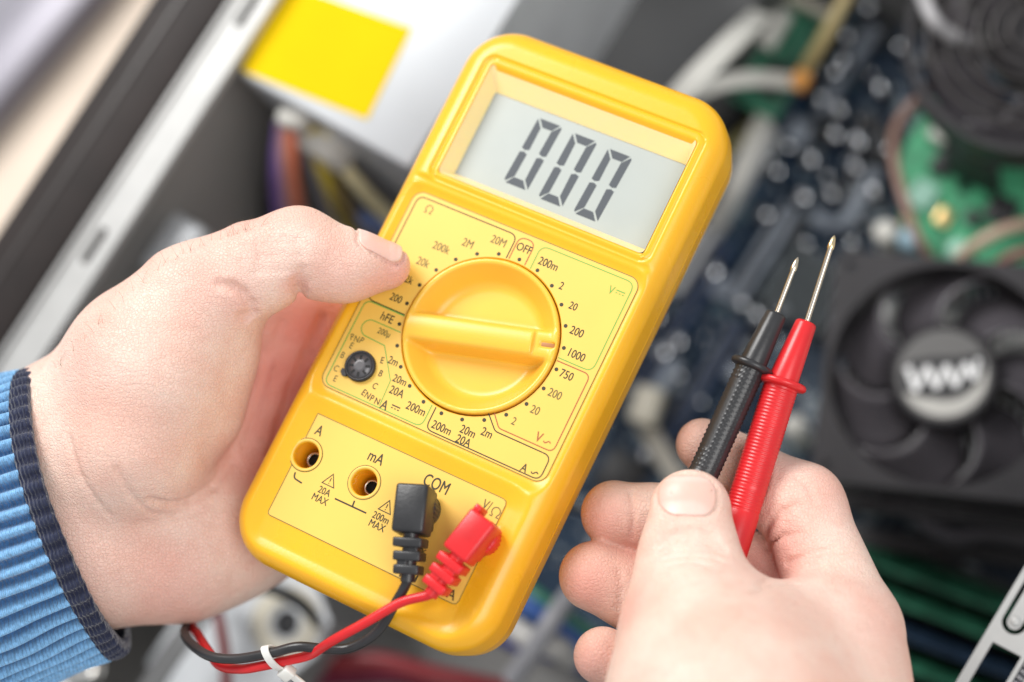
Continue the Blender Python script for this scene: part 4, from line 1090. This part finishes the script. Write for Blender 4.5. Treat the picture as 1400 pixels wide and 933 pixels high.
# ---- supply wires, each a lead of its own
def wire(label, col, pts, r, cat='wire', group='wires inside the open case', rough=.4, name='power_wire'):
    o = MB().tube(wires(pts), r, 10).build(name, mat('wire_%s' % col.__repr__(), col, rough, sss=0)); return tag(o, label, cat, group)
for lab, c, pts in [
    ('orange red supply wire hanging from the silver power supply', (0.92, 0.28, 0.16), [(396, 160, .142), (399, 215, .128), (404, 262, .105), (418, 320, .07), (470, 400, .03)]),
    ('pink supply wire beside the orange red one under the power supply', (0.88, 0.52, 0.45), [(390, 165, .140), (388, 215, .125), (394, 262, .10), (405, 330, .06), (450, 410, .025)]),
    ('purple supply wire beside the pink one under the power supply', (0.36, 0.22, 0.66), [(384, 165, .138), (378, 225, .12), (380, 275, .09), (390, 340, .05), (430, 420, .02)]),
    ('grey supply wire next to the orange red one', (0.30, 0.30, 0.36), [(408, 165, .140), (424, 215, .12), (442, 262, .10), (470, 330, .06), (520, 400, .03)]),
    ('dark slate supply wire between grey and tan ones', (0.06, 0.06, 0.085), [(420, 170, .140), (444, 225, .12), (465, 275, .10), (495, 330, .06), (540, 400, .03)]),
    ('tan yellow supply wire curving from the power supply to the multimeter', (0.78, 0.70, 0.42), [(446, 175, .142), (462, 215, .13), (490, 252, .12), (525, 290, .10), (600, 360, .06)]),
    ('brown olive supply wire below the tan yellow one', (0.22, 0.16, 0.05), [(436, 178, .135), (455, 240, .115), (476, 285, .10), (520, 340, .06), (600, 420, .03)]),
    ('black supply wire left of the purple one', (0.02, 0.02, 0.022), [(382, 160, .138), (372, 215, .12), (366, 270, .09), (372, 340, .05), (410, 420, .02)]),
    ('yellow supply wire between the tan and the grey ones', (0.62, 0.48, 0.06), [(428, 172, .142), (436, 215, .128), (452, 258, .11), (482, 320, .07), (540, 400, .03)]),
    ('blue supply wire under the tan yellow one', (0.16, 0.24, 0.50), [(430, 190, .12), (462, 262, .10), (500, 300, .09), (545, 318, .08), (620, 370, .05)])]:
    wire(lab, c, [(p[0], p[1], p[2] + .030) for p in pts], .0027 if 'tan' not in lab else .0030)
tag(MB().box((0, 0, 0), (.013, .008, .010), M=Matrix.Translation(onz(402, 164, .180)) @ frot('Z', .3), bev=.003).build('wire_plug', WHT), 'white plastic plug on the coloured supply wires', 'plug')

# ---- drive bay behind the meter
bay = tag(empty('drive_bay', Matrix.Translation((-.08, .2, .005))), 'smooth dark grey metal drive bay behind the top of the multimeter', 'drive bay')
BY = Matrix.Translation((.08, -.2, -.005))
for nm, d in (('top_plate', (-.119, -.062, .085, .325, .092, .095)), ('side_plate', (-.0635, -.062, .085, .325, .0055, .0918)), ('end_plate', (-.118, -.064, .085, .0866, .0055, .0918))):
    o = bx(nm, *d, mat('bay_grey', (0.12, 0.12, 0.12), .38, metal=.5, var=.15, vscale=10), bay, .0004); o.data.transform(BY)
# ---- white flat cables
def flat(name, label, pts, w, t, m, cat, group=None):
    P = wires(pts, 8); mb = MB(); vs = []; fs = []
    for i, p in enumerate(P):
        tg = (P[min(i + 1, len(P) - 1)] - P[max(i - 1, 0)]).normalized(); sd = tg.cross(Vector((0, 0, 1))); sd = sd.normalized() if sd.length > .05 else Vector((1, 0, 0)); nn = sd.cross(tg)
        for (a, b) in ((-1, -1), (1, -1), (1, 1), (-1, 1)): vs.append(p + sd * a * w / 2 + nn * b * t / 2)
    n = len(P)
    for i in range(n - 1):
        for j in range(4): fs.append((i * 4 + j, i * 4 + (j + 1) % 4, (i + 1) * 4 + (j + 1) % 4, (i + 1) * 4 + j))
    fs += [(3, 2, 1, 0), tuple((n - 1) * 4 + j for j in range(4))]
    return tag(mb.add(vs, fs).build(name, m), label, cat, group)
flat('ribbon_cable', 'wide white ribbon cable reaching from the dark drive bay to the meter edge', [(1040, 20, .098), (1010, 48, .115), (950, 108, .12), (895, 170, .11), (850, 230, .09)], .0095, .0022, WHT, 'cable', 'white cables')
flat('ribbon_cable', 'curved white ribbon cable ending in an orange plug', [(1084, 112, .075), (1030, 108, .09), (975, 118, .095), (920, 150, .085), (870, 230, .05)], .0065, .002, WHT, 'cable', 'white cables')
flat('ribbon_cable', 'short white ribbon cable dropping along the edge of the navy motherboard', [(1052, 150, .05), (1030, 195, .06), (1005, 255, .055), (975, 310, .035)], .0075, .002, WHT, 'cable', 'white cables')
tag(MB().box((0, 0, 0), (.007, .008, .006), M=Matrix.Translation(onz(1094, 111, .075)), bev=.001).build('cable_plug', mat('orange_plastic', (0.62, 0.27, 0.05), .4)), 'small orange plug at the end of the curved white cable', 'plug')
gb = tag(empty('circuit_board', Matrix.Translation(onz(1055, 70, .055))), 'small green circuit board behind the orange plug', 'circuit board')
MB().box((0, 0, 0), (.036, .055, .0016), bev=.0002).build('board', GPCB, gb); MB().box((-.006, .008, .004), (.014, .018, .006), bev=.0005).build('connector', WHT, gb); MB().box((.009, -.012, .003), (.010, .014, .004), bev=.0004).build('chip', CHIP, gb)
MB().box((.0, .024, .004), (.030, .004, .006), bev=.0004).build('connector', CREAM, gb)
wire('olive tan wire running up beside the small green circuit board', (0.34, 0.27, 0.12), [(1092, 118, .06), (1104, 90, .075), (1128, 50, .085), (1160, -10, .09)], .003)
wire('pale olive wire under the short white ribbon cable', (0.40, 0.36, 0.16), [(1060, 130, .03), (1025, 175, .04), (985, 215, .045), (930, 280, .03)], .0028)

# ---- motherboard
MX0, MX1, MY0, MY1, MZ = -.060, .1535, -.085, .236, .0215
mbd = tag(empty('motherboard', Matrix.Translation((.05, .08, .0055))), 'navy blue motherboard crowded with silver topped capacitors', 'motherboard')
BM = Matrix.Translation((-.05, -.08, -.0055))
def mp_(o): o.data.transform(BM); return o
mp_(bx('board', MX0, MX1, MY0, MY1, .0199, MZ, PCB, mbd, .0002))
for k, (a, b) in enumerate(((MX0 + .01, MY0 + .01), (MX1 - .01, MY0 + .01), (MX0 + .01, MY1 - .01), (MX1 - .01, MY1 - .01), (.04, .02))):
    mp_(MB().lathe([(.003, .0052), (.003, .0199)], 12, M=Matrix.Translation((a, b, 0))).build('standoff', GOLD, mbd))
def bslot(px, py, ln, w, h, m, nm='expansion_slot'):
    c = xy(px, py, MZ + h)
    o = mp_(bx(nm, c[0] - w / 2, c[0] + w / 2, c[1] - ln / 2, c[1] + ln / 2, MZ, MZ + h, m, mbd, .0006))
    g = MB().box((c[0], c[1], MZ + h + .0002), (w * .35, ln * .94, .0004)).build('slot_gap', CHIP, o); g.data.transform(BM)
SLG = mat('slot_grey', (0.30, 0.34, 0.40), .35)
bslot(1040, 345, .050, .0075, .011, SLG); bslot(985, 285, .085, .0075, .011, mat('slot_white', (0.62, 0.63, 0.64), .35)); bslot(930, 430, .075, .0075, .011, mat('slot_blue', (0.03, 0.055, 0.12), .35))
bslot(960, 520, .060, .0070, .010, mat('slot_blue', (0, 0, 0)), 'header_strip'); bslot(1010, 560, .040, .0060, .008, mat('slot_blue', (0, 0, 0)), 'header_strip')
random.seed(11)
caps = [(1146, 147), (1141, 182), (1173, 193), (1168, 225), (1107, 215), (1097, 267), (1217, 204), (1155, 47), (1150, 80), (1140, 95), (1012, 412), (925, 465), (1190, 95), (1205, 120), (1135, 262), (1180, 300),
        (975, 370), (1185, 8), (1120, 130), (1060, 230), (1050, 215), (1090, 400), (1100, 330), (1060, 460), (925, 510), (955, 545), (1000, 500), (880, 620), (1230, 60), (1195, 260), (1165, 330), (895, 430), (905, 395), (1045, 290), (1075, 195), (1128, 235), (905, 480), (1070, 425), (1035, 430)]
cm = MB().lathe([(.0037, 0), (.0037, .0105), (.0033, .011), (.0034, .0116)], 16, cap1=False); tm = MB().lathe([(.0034, .0108)] + [(.0052 * math.sin(t), .0113 + .0052 * (math.cos(t) - math.cos(.70))) for t in np.linspace(.70, .04, 8)], 24, cap0=False)
cme, tme = cm.mesh('capacitor'), tm.mesh('capacitor_top'); cme.materials.append(CAPS); tme.materials.append(CAPT)
for i, (px, py) in enumerate(caps):
    c = xy(px, py, MZ + .011); s = random.uniform(.45, 1.1) if i > 11 else random.uniform(.85, 1.2)
    o = bpy.data.objects.new('capacitor', cme); COL.objects.link(o); o.parent = mbd; o.location = (c[0] - .05, c[1] - .08, MZ - .0055 - .0001); o.scale = (s, s, s)
    t = bpy.data.objects.new('capacitor_top', tme); COL.objects.link(t); t.parent = o
for (px, py, w, l, h) in ((1120, 180, .012, .012, .0022), (1080, 310, .014, .014, .0025), (1010, 470, .016, .016, .002), (900, 560, .012, .018, .002), (1160, 260, .010, .012, .002), (1200, 40, .016, .016, .003), (940, 600, .01, .014, .002), (1190, 170, .012, .008, .002), (850, 650, .02, .02, .002)):
    c = xy(px, py, MZ); mp_(bx('chip', c[0] - w / 2, c[0] + w / 2, c[1] - l / 2, c[1] + l / 2, MZ, MZ + h, CHIP, mbd, .0003))
mb = MB()
for k in range(1000):
    x = random.uniform(MX0 + .004, MX1 - .004); y = random.uniform(MY0 + .004, MY1 - .004); s = random.choice((.0008, .0012, .0016, .0026, .0034))
    mb.box((x, y, MZ + s * .3), (s * random.choice((1, 1.8)), s * random.choice((1, 1.8)), s * .7))
tag(mp_(mb.build('surface_parts', mat('solder', (0.38, 0.42, 0.46), .35, metal=.5, col2=(0.06, 0.12, 0.15), vscale=120), mbd)), kind='stuff')
mb = MB()
for k in range(190):
    x = random.uniform(MX0 + .004, .055); y = random.uniform(MY0 + .02, MY1 - .004); r = random.choice((.0010, .0014, .0020))
    mb.lathe([(r, 0), (r * .9, r * .45), (r * .6, r * .8), (r * .2, r * .97)], 10, M=Matrix.Translation((x, y, MZ + random.choice((0, 0, .004)))), cap0=False)
tag(mp_(mb.build('solder_dots', mat('bright_solder', (0.9, 0.9, 0.92), .10, metal=1.0), mbd)), kind='stuff')
for (px, py, w, l, h, m) in ((1175, 270, .006, .030, .009, SLG), (1140, 120, .005, .026, .008, SLG), (1090, 180, .010, .012, .006, SLG), (1205, 200, .008, .016, .007, CHIP), (1060, 330, .004, .022, .009, SLG), (1125, 300, .012, .006, .006, SLG), (905, 520, .006, .022, .009, SLG), (1010, 510, .012, .008, .005, SLG), (985, 390, .008, .010, .006, SLG), (1180, 60, .006, .020, .008, SLG)):
    c = xy(px, py, MZ + h); mp_(bx('header', c[0] - w / 2, c[0] + w / 2, c[1] - l / 2, c[1] + l / 2, MZ, MZ + h, m, mbd, .0004))
# aluminium chipset cooler
c = xy(1100, 390, .04)
hs = mp_(bx('chipset_heatsink', c[0] - .016, c[0] + .016, c[1] - .016, c[1] + .016, MZ, MZ + .004, GREY, mbd, .0003))
for k in range(8):
    f = MB().box((c[0] - .0145 + k * .0041, c[1], MZ + .010), (.0012, .031, .013)).build('fin', mat('fin_dark', (0.16, 0.18, 0.19), .35, metal=.7), hs); f.data.transform(BM)
# loose board connector and strap beside the meter
tag(MB().box((0, 0, 0), (.011, .016, .012), M=Matrix.Translation(onz(884, 556, .05)) @ frot('Z', .25), bev=.0012).build('cable_connector', CREAM), 'cream cable connector standing beside the edge of the multimeter', 'connector')
flat('flat_cable', 'grey beige flat cable running from the cream connector towards the hand with probes', [(880, 575, .045), (905, 620, .05), (935, 670, .052), (975, 740, .04), (1000, 800, .03)], .008, .0018, mat('strap', (0.24, 0.22, 0.18), .5), 'cable')

# ---- cpu cooler with fan
fc = onz(1290, 512, .100)
rot = math.radians(24)
cpu = tag(empty('cpu_cooler', Matrix.Translation((fc.x, fc.y, MZ)) @ frot('Z', rot)), 'black square cooling fan with a pale logo hub on a finned heatsink', 'cpu cooler')
zf = .100 - MZ
FH = .0465; ZL = zf - .025
circ = [(.0440 * math.cos(a), .0440 * math.sin(a)) for a in np.linspace(0, 2 * math.pi, 65)[:-1]]
hole = lambda x, y: [(x + .0022 * math.cos(a), y + .0022 * math.sin(a)) for a in np.linspace(0, 2 * math.pi, 13)[:-1]]
k_ = FH - .006
hs4 = [hole(sx_ * k_, sy_ * k_) for sx_ in (-1, 1) for sy_ in (-1, 1)]
plate('fan_frame', rrect(-FH, -FH, FH, FH, .005, 5), [circ] + hs4, zf - .004, zf, FANM, cpu)
plate('fan_frame', rrect(-FH, -FH, FH, FH, .005, 5), [circ] + hs4, ZL, ZL + .004, FANM, cpu)
MB().lathe([(.0440, ZL + .0041), (.0455, ZL + .0042), (.0455, zf - .0042), (.0440, zf - .0041)], 64, cap0=False, cap1=False).build('fan_shroud', FANM, cpu)
hub = MB().lathe([(.0210, zf - .022), (.0212, zf - .004), (.0205, zf - .0015), (.0190, zf - .0006)], 48).build('fan_hub', FANM, cpu)
for k in range(4):
    MB().box((.0325, 0, ZL + .0015), (.024, .005, .003), M=frot('Z', math.radians(45 + 90 * k + 12))).build('strut', FANM, cpu)
bm_ = MB(); ns, nr = 8, 8; vs = []
for j in range(nr + 1):
    for i in range(ns + 1):
        u, v = j / nr, i / ns; r = .0208 + (.0432 - .0208) * u; span = math.radians(40 + 6 * u); sweep = -math.radians(26) * u * u
        a = (v - .5) * span + sweep; z = zf - .004 - .016 * v - .002 * math.sin(v * math.pi)
        vs.append((r * math.cos(a), r * math.sin(a), z))
w1 = ns + 1; fs = [(j * w1 + i, j * w1 + i + 1, (j + 1) * w1 + i + 1, (j + 1) * w1 + i) for j in range(nr) for i in range(ns)]
vs2 = [(x, y, z - .0013) for x, y, z in vs]; nvs = len(vs)
fs2 = [tuple(nvs + q for q in f[::-1]) for f in fs]
rim_ = [i for i in range(w1)] + [j * w1 + ns for j in range(1, nr + 1)] + [nr * w1 + i for i in range(ns - 1, -1, -1)] + [j * w1 for j in range(nr - 1, 0, -1)]
fs3 = [(rim_[(i + 1) % len(rim_)], rim_[i], nvs + rim_[i], nvs + rim_[(i + 1) % len(rim_)]) for i in range(len(rim_))]
bme = bm_.add(vs + vs2, fs + fs2 + fs3, True).mesh('fan_blade'); bme.materials.append(mat('blade_black', (0.085, 0.078, 0.088), .30, var=.1, vscale=30))
for k in range(7):
    o = bpy.data.objects.new('fan_blade', bme); COL.objects.link(o); o.parent = cpu; o.rotation_euler = (0, 0, 2 * math.pi * k / 7 + .3)
# hub sticker: pale disc, dark band and white slanted logo
ZH = zf - .0004
lg = MB().lathe([(.0178, ZH - .0002), (.0178, ZH)], 48).build('hub_sticker', mat('sticker_grey', (0.115, 0.112, 0.11), .45), hub)
Ml = frot('Z', math.radians(8))
def lpoly(name, pts, m, z): MB().prism([tuple((Ml @ Vector((x, y, 0))).xy) for x, y in pts], ZH + z, ZH + z + .0002, M=None).build(name, m, lg)
band = [(x * .001, y * .001) for x, y in ((-15.8, -6.2), (-8, -9.2), (4, -8.6), (13, -4.8), (16.2, 2), (14.8, 8), (6, 6.8), (-4, 7.2), (-12, 6), (-16.8, 1))]
lpoly('logo_band', band, CHIP, .0001)
cre_ = [(.0166 * math.cos(a), .0166 * math.sin(a)) for a in np.linspace(math.radians(205), math.radians(372), 22)] + [(.0125 * math.cos(a) + .0008, .0105 * math.sin(a)) for a in np.linspace(math.radians(360), math.radians(212), 18)]
lpoly('logo_crescent', cre_, mat('logo_cream', (0.46, 0.45, 0.42), .45), .00005)
LW = mat('logo_white', (0.85, 0.85, 0.85), .45)
def bar(x0, y0, x1, y1, w): d = Vector((x1 - x0, y1 - y0)).normalized(); n = Vector((-d.y, d.x)) * w / 2; return [(x0 + n.x, y0 + n.y), (x0 - n.x, y0 - n.y), (x1 - n.x, y1 - n.y), (x1 + n.x, y1 + n.y)]
zz = [(-13.5, 3.6), (-10.5, -6.0), (-6.2, 3.4), (-2.6, -5.4), (1.0, 3.4), (4.6, -5.0), (8.2, 3.8), (11.6, -2.6), (13.2, 5.4)]
for i in range(len(zz) - 1):
    lpoly('logo_stroke', [(x * .001, y * .001) for x, y in bar(*zz[i], *zz[i + 1], 2.3 if i % 2 == 0 else 1.7)], LW, .0003 + .00004 * i)
# heatsink below
hk = MB().box((0, 0, .008), (.086, .086, .0115), bev=.0006).build('heatsink', ALU, cpu)
for k in range(22): MB().box((-.0415 + k * .00395, 0, .014 + (ZL - .0145) / 2), (.0013, .084, ZL - .0147)).build('fin', ALU, hk)
bx('clip', -.046, .046, -.0525, -.0470, ZL - .006, ZL + .001, FANM, cpu)
bx('clip', -.05, .05, -.062, -.053, .010, .018, FANM, cpu)
wire('dark grey fan wire lying below the black square cooling fan', (0.05, 0.045, 0.055), [(1200, 660, .06), (1245, 700, .062), (1300, 732, .062), (1345, 728, .06), (1420, 740, .05)], .0042, name='fan_wire')

# ---- case fan with wire guard, upper right
f2 = onz(1412, 40, .120)
cf = tag(empty('case_fan', Matrix.Translation((f2.x, f2.y, .0056))), 'dark case fan behind a guard of concentric wire rings', 'fan')
zf2 = .120 - .0056
plate('fan_frame', [(.0495 * math.cos(a), .0495 * math.sin(a)) for a in np.linspace(0, 2 * math.pi, 49)[:-1]], [[(.0465 * math.cos(a), .0465 * math.sin(a)) for a in np.linspace(0, 2 * math.pi, 49)[:-1]]], zf2 - .024, zf2 - .004, FANM, cf)
bx('fan_foot', -.012, .012, -.0494, -.0468, .0, zf2 - .0241, FANM, cf); bx('fan_foot', -.012, .012, .0468, .0494, .0, zf2 - .0241, FANM, cf)
GRW = mat('guard_wire', (0.055, 0.05, 0.05), .35, metal=.4)
for k in range(6):
    r = .009 + k * .0062; MB().tube([(r * math.cos(a), r * math.sin(a), zf2 + .0005 * k % .002) for a in np.linspace(0, 2 * math.pi, 49)], .0012, 8, False).build('guard_ring', GRW, cf)
for k in range(4): MB().tube([(.010 * math.cos(k * math.pi / 2 + .785), .010 * math.sin(k * math.pi / 2 + .785), zf2 - .0015), (.048 * math.cos(k * math.pi / 2 + .785), .048 * math.sin(k * math.pi / 2 + .785), zf2 - .0018)], .0012, 8).build('guard_spoke', GRW, cf)
MB().lathe([(.018, zf2 - .022), (.018, zf2 - .007), (.016, zf2 - .005)], 32).build('fan_hub', FANM, cf)
for k in range(7):
    o = bpy.data.objects.new('fan_blade', bme); COL.objects.link(o); o.parent = cf; o.rotation_euler = (0, 0, 2 * math.pi * k / 7); o.location = (0, 0, zf2 - .012 - zf + .006)

# ---- green card right of the cooler
gz = .058
go = onz(1318, 262, gz)
gc = tag(empty('circuit_board', Matrix.Translation(go)), 'bright green circuit board between the two black fans', 'circuit board')
gpts = [onz(px, py, gz) - go for px, py in ((1222, 235), (1262, 150), (1310, 110), (1390, 160), (1450, 260), (1430, 375), (1330, 362), (1245, 348))]
ctr = sum((Vector((p.x, p.y)) for p in gpts), Vector((0, 0))) / len(gpts)
mb_ = plate('board', [(p.x, p.y) for p in gpts], [[(ctr.x + .003 * math.cos(a) - .002, ctr.y + .003 * math.sin(a) - .004) for a in np.linspace(0, 2 * math.pi, 17)[:-1]]], -.0008, .0008, mat('bright_pcb', (0.055, 0.34, 0.165), .4, var=.3, vscale=90, bump=.1, bscale=400), gc)
for (px, py, w, l, h, m, nm) in ((1300, 190, .016, .010, .006, WHT, 'connector'), (1262, 270, .010, .012, .004, mat('mint', (0.35, 0.62, 0.5), .4), 'connector'), (1370, 290, .012, .012, .003, CHIP, 'chip'), (1290, 225, .008, .012, .003, CHIP, 'chip'), (1345, 190, .010, .006, .004, CREAM, 'connector'), (1330, 300, .006, .006, .003, CHIP, 'chip'), (1290, 300, .006, .008, .003, GOLD, 'connector')):
    p = onz(px, py, gz) - go; MB().box((p.x, p.y, .0009 + h / 2), (w, l, h), bev=.0004).build(nm, m, gc)
for k in range(3):
    p = onz((1240, 1390, 1300)[k], (300, 340, 160)[k], gz) - go; MB().lathe([(.0025, -gz + .0216), (.0025, -.0008)], 12, M=Matrix.Translation((p.x, p.y, 0))).build('standoff', GOLD, gc)
wire('brown pink cable looping round the bright green circuit board', (0.27, 0.16, 0.125), [(1300, 90, .085), (1268, 122, .09), (1228, 168, .085), (1222, 215, .08), (1240, 285, .085), (1266, 345, .08), (1310, 400, .05)], .0021, name='cable')
wire('tan cable lying across the lower corner of the bright green circuit board', (0.50, 0.36, 0.27), [(1310, 352, .07), (1345, 328, .075), (1380, 312, .075), (1440, 300, .07)], .0026, name='cable')
wire('dark red brown cable at the right of the bright green circuit board', (0.22, 0.10, 0.08), [(1355, 372, .075), (1385, 350, .08), (1430, 340, .08)], .0024, name='cable')
wire('pale grey cable reaching up from the guard rings', (0.40, 0.39, 0.40), [(1260, -10, .13), (1275, 25, .135), (1296, 45, .125), (1330, 60, .11)], .0030, name='cable')
for i, (px, py, m, lab) in enumerate(((1210, 316, WHT, 'round white cap beside the brown pink cable'), (1244, 326, mat('pale_blue', (0.35, 0.52, 0.62), .4), 'pale blue cap beside the brown pink cable'), (1310, 342, mat('mint', (0, 0, 0)), 'mint green cap at the lower edge of the bright green board'), (1085, 582, WHT, 'round white cap beside the red probe'), (1395, 150, WHT, 'white cap between the guard rings and the bright green board'))):
    p = onz(px, py, .07 if i != 3 else .05)
    tag(MB().lathe([(.0050, -.030 if i == 3 else -.048), (.0050, -.001), (.0044, .001), (.002, .0016)], 24, M=Matrix.Translation(p)).build('plastic_cap', m), lab, 'cap', 'small caps on the boards')

# ---- memory modules
Mr = math.radians(10)
for k, (px, py, lab, g) in enumerate(((1275, 760, 'green memory module nearest the black square cooling fan', GPCB), (1285, 805, 'green memory module second from the black square cooling fan', GPCB), (1290, 850, 'dark navy memory module between green ones', PCB), (1285, 890, 'green memory module fourth from the black square cooling fan', GPCB), (1270, 935, 'dull green memory module farthest from the black square cooling fan', GPCB))):
    c = onz(px, py, .052)
    ram = tag(empty('memory_module', Matrix.Translation((c.x, c.y, MZ)) @ frot('Z', Mr)), lab, 'memory module', 'memory modules in a row')
    Mt = Matrix.Translation((0, 0, .005)) @ frot('X', math.radians(24))
    MB().box((0, 0, .0145), (.118, .0014, .029), M=Mt, bev=.0002).build('board', g, ram)
    MB().box((0, 0, .0035), (.128, .0062, .0072), bev=.0005).build('socket', CHIP, ram)
    for j in range(8): MB().box((-.050 + j * .0143, -.0013, .017), (.0105, .0013, .0120), M=Mt).build('memory_chip', CHIP, ram)
    for j in range(9): MB().box((-.052 + j * .013 + .004 * (j % 2), -.0012, .0255), (.0022, .0010, .0014), M=Mt).build('resistor', CREAM, ram)
    MB().box((0, -.0010, .0022), (.112, .0006, .0034), M=Mt).build('contact_strip', GOLD, ram)
    for s in (-1, 1): MB().box((s * .0655, 0, .008), (.005, .005, .016), bev=.0006).build('latch', WHT if k % 2 == 0 else CREAM, ram)

# ---- drive with a round hole, lower left
hz = .128
ho_ = onz(360, 870, hz)
hd_ = tag(empty('hard_drive', Matrix.Translation((ho_.x, ho_.y, .0056))), 'pale grey metal drive with a round dark hole beside the looped cables', 'hard drive')
hzl = hz - .0056
hpts = [onz(px, py, hz) - ho_ for px, py in ((200, 905), (262, 815), (330, 800), (395, 772), (432, 800), (452, 850), (432, 895), (395, 925), (350, 990), (230, 985))]
hc = onz(391, 852, hz) - ho_
top = plate('cover', [(p.x, p.y) for p in hpts], [[(hc.x + .0055 * math.cos(a), hc.y + .0055 * math.sin(a)) for a in np.linspace(0, 2 * math.pi, 25)[:-1]]], hzl - .0025, hzl, ZINC, hd_)
MB().prism([(p.x * .97, p.y * .97) for p in hpts], .0, hzl - .0026).build('drive_body', GREY, hd_)
MB().lathe([(.0052, hzl - .0026), (.0052, hzl - .0020)], 20, M=Matrix.Translation((hc.x, hc.y, 0))).build('hole_bottom', CHIP, hd_)
MB().lathe([(.0145, hzl), (.0145, hzl + .0010), (.0075, hzl + .0012), (.0072, hzl + .0001)], 32, M=Matrix.Translation((hc.x, hc.y, 0)), cap0=False, cap1=False).build('raised_ring', CREAM, hd_)
pl_ = [onz(px, py, hz + .004) - ho_ for px, py in ((212, 890), (268, 862), (300, 940), (240, 985))]
wire('black cable arching over the pale grey drive', (0.02, 0.02, 0.02), [(286, 812, .14), (330, 803, .15), (372, 806, .15), (412, 826, .145), (440, 860, .12), (470, 900, .08)], .0026, name='cable')
wire('dark red cable running down beside the pale grey drive', (0.15, 0.02, 0.02), [(288, 800, .14), (300, 850, .15), (308, 900, .15), (310, 960, .145)], .0022, name='cable')
cg = flat('metal_strip', 'long grey metal strip between the cuff and the pale grey drive', [(300, 800, .150), (260, 860, .152), (228, 905, .152), (180, 980, .150)], .008, .003, mat('strip_grey', (0.16, 0.16, 0.16), .4, metal=.4), 'strip')
# ---- cables in the shade under the meter
for lab, c_, pts in [('blue cable crossing under the lower end of the multimeter', (0.03, 0.09, 0.30), [(640, 780, .09), (700, 815, .10), (750, 850, .10), (800, 890, .09), (860, 960, .08)]),
                    ('green cable crossing under the lower end of the multimeter', (0.03, 0.16, 0.10), [(660, 760, .085), (715, 805, .095), (765, 842, .095), (815, 880, .085), (880, 950, .07)]),
                    ('dark red cable lying under the looped test leads', (0.18, 0.015, 0.02), [(380, 880, .09), (450, 905, .10), (520, 905, .10), (600, 925, .095), (700, 945, .08)]),
                    ('wine red cable below the dark red one', (0.12, 0.01, 0.03), [(400, 930, .09), (480, 925, .095), (560, 925, .095), (640, 960, .08)]),
                    ('grey cable beside the lower corner of the multimeter', (0.30, 0.30, 0.32), [(700, 930, .10), (735, 880, .11), (760, 840, .11), (790, 800, .09), (820, 740, .05)]),
                    ('deep blue cable below the blue one', (0.02, 0.03, 0.20), [(640, 840, .07), (710, 880, .08), (770, 895, .08), (830, 920, .07)]),
                    ('pale grey cable end showing past the lower corner of the multimeter', (0.45, 0.44, 0.42), [(690, 850, .10), (725, 875, .105), (760, 885, .105), (780, 900, .09)])]:
    wire(lab, c_, pts, .0042 if 'pale' not in lab else .005, name='cable')
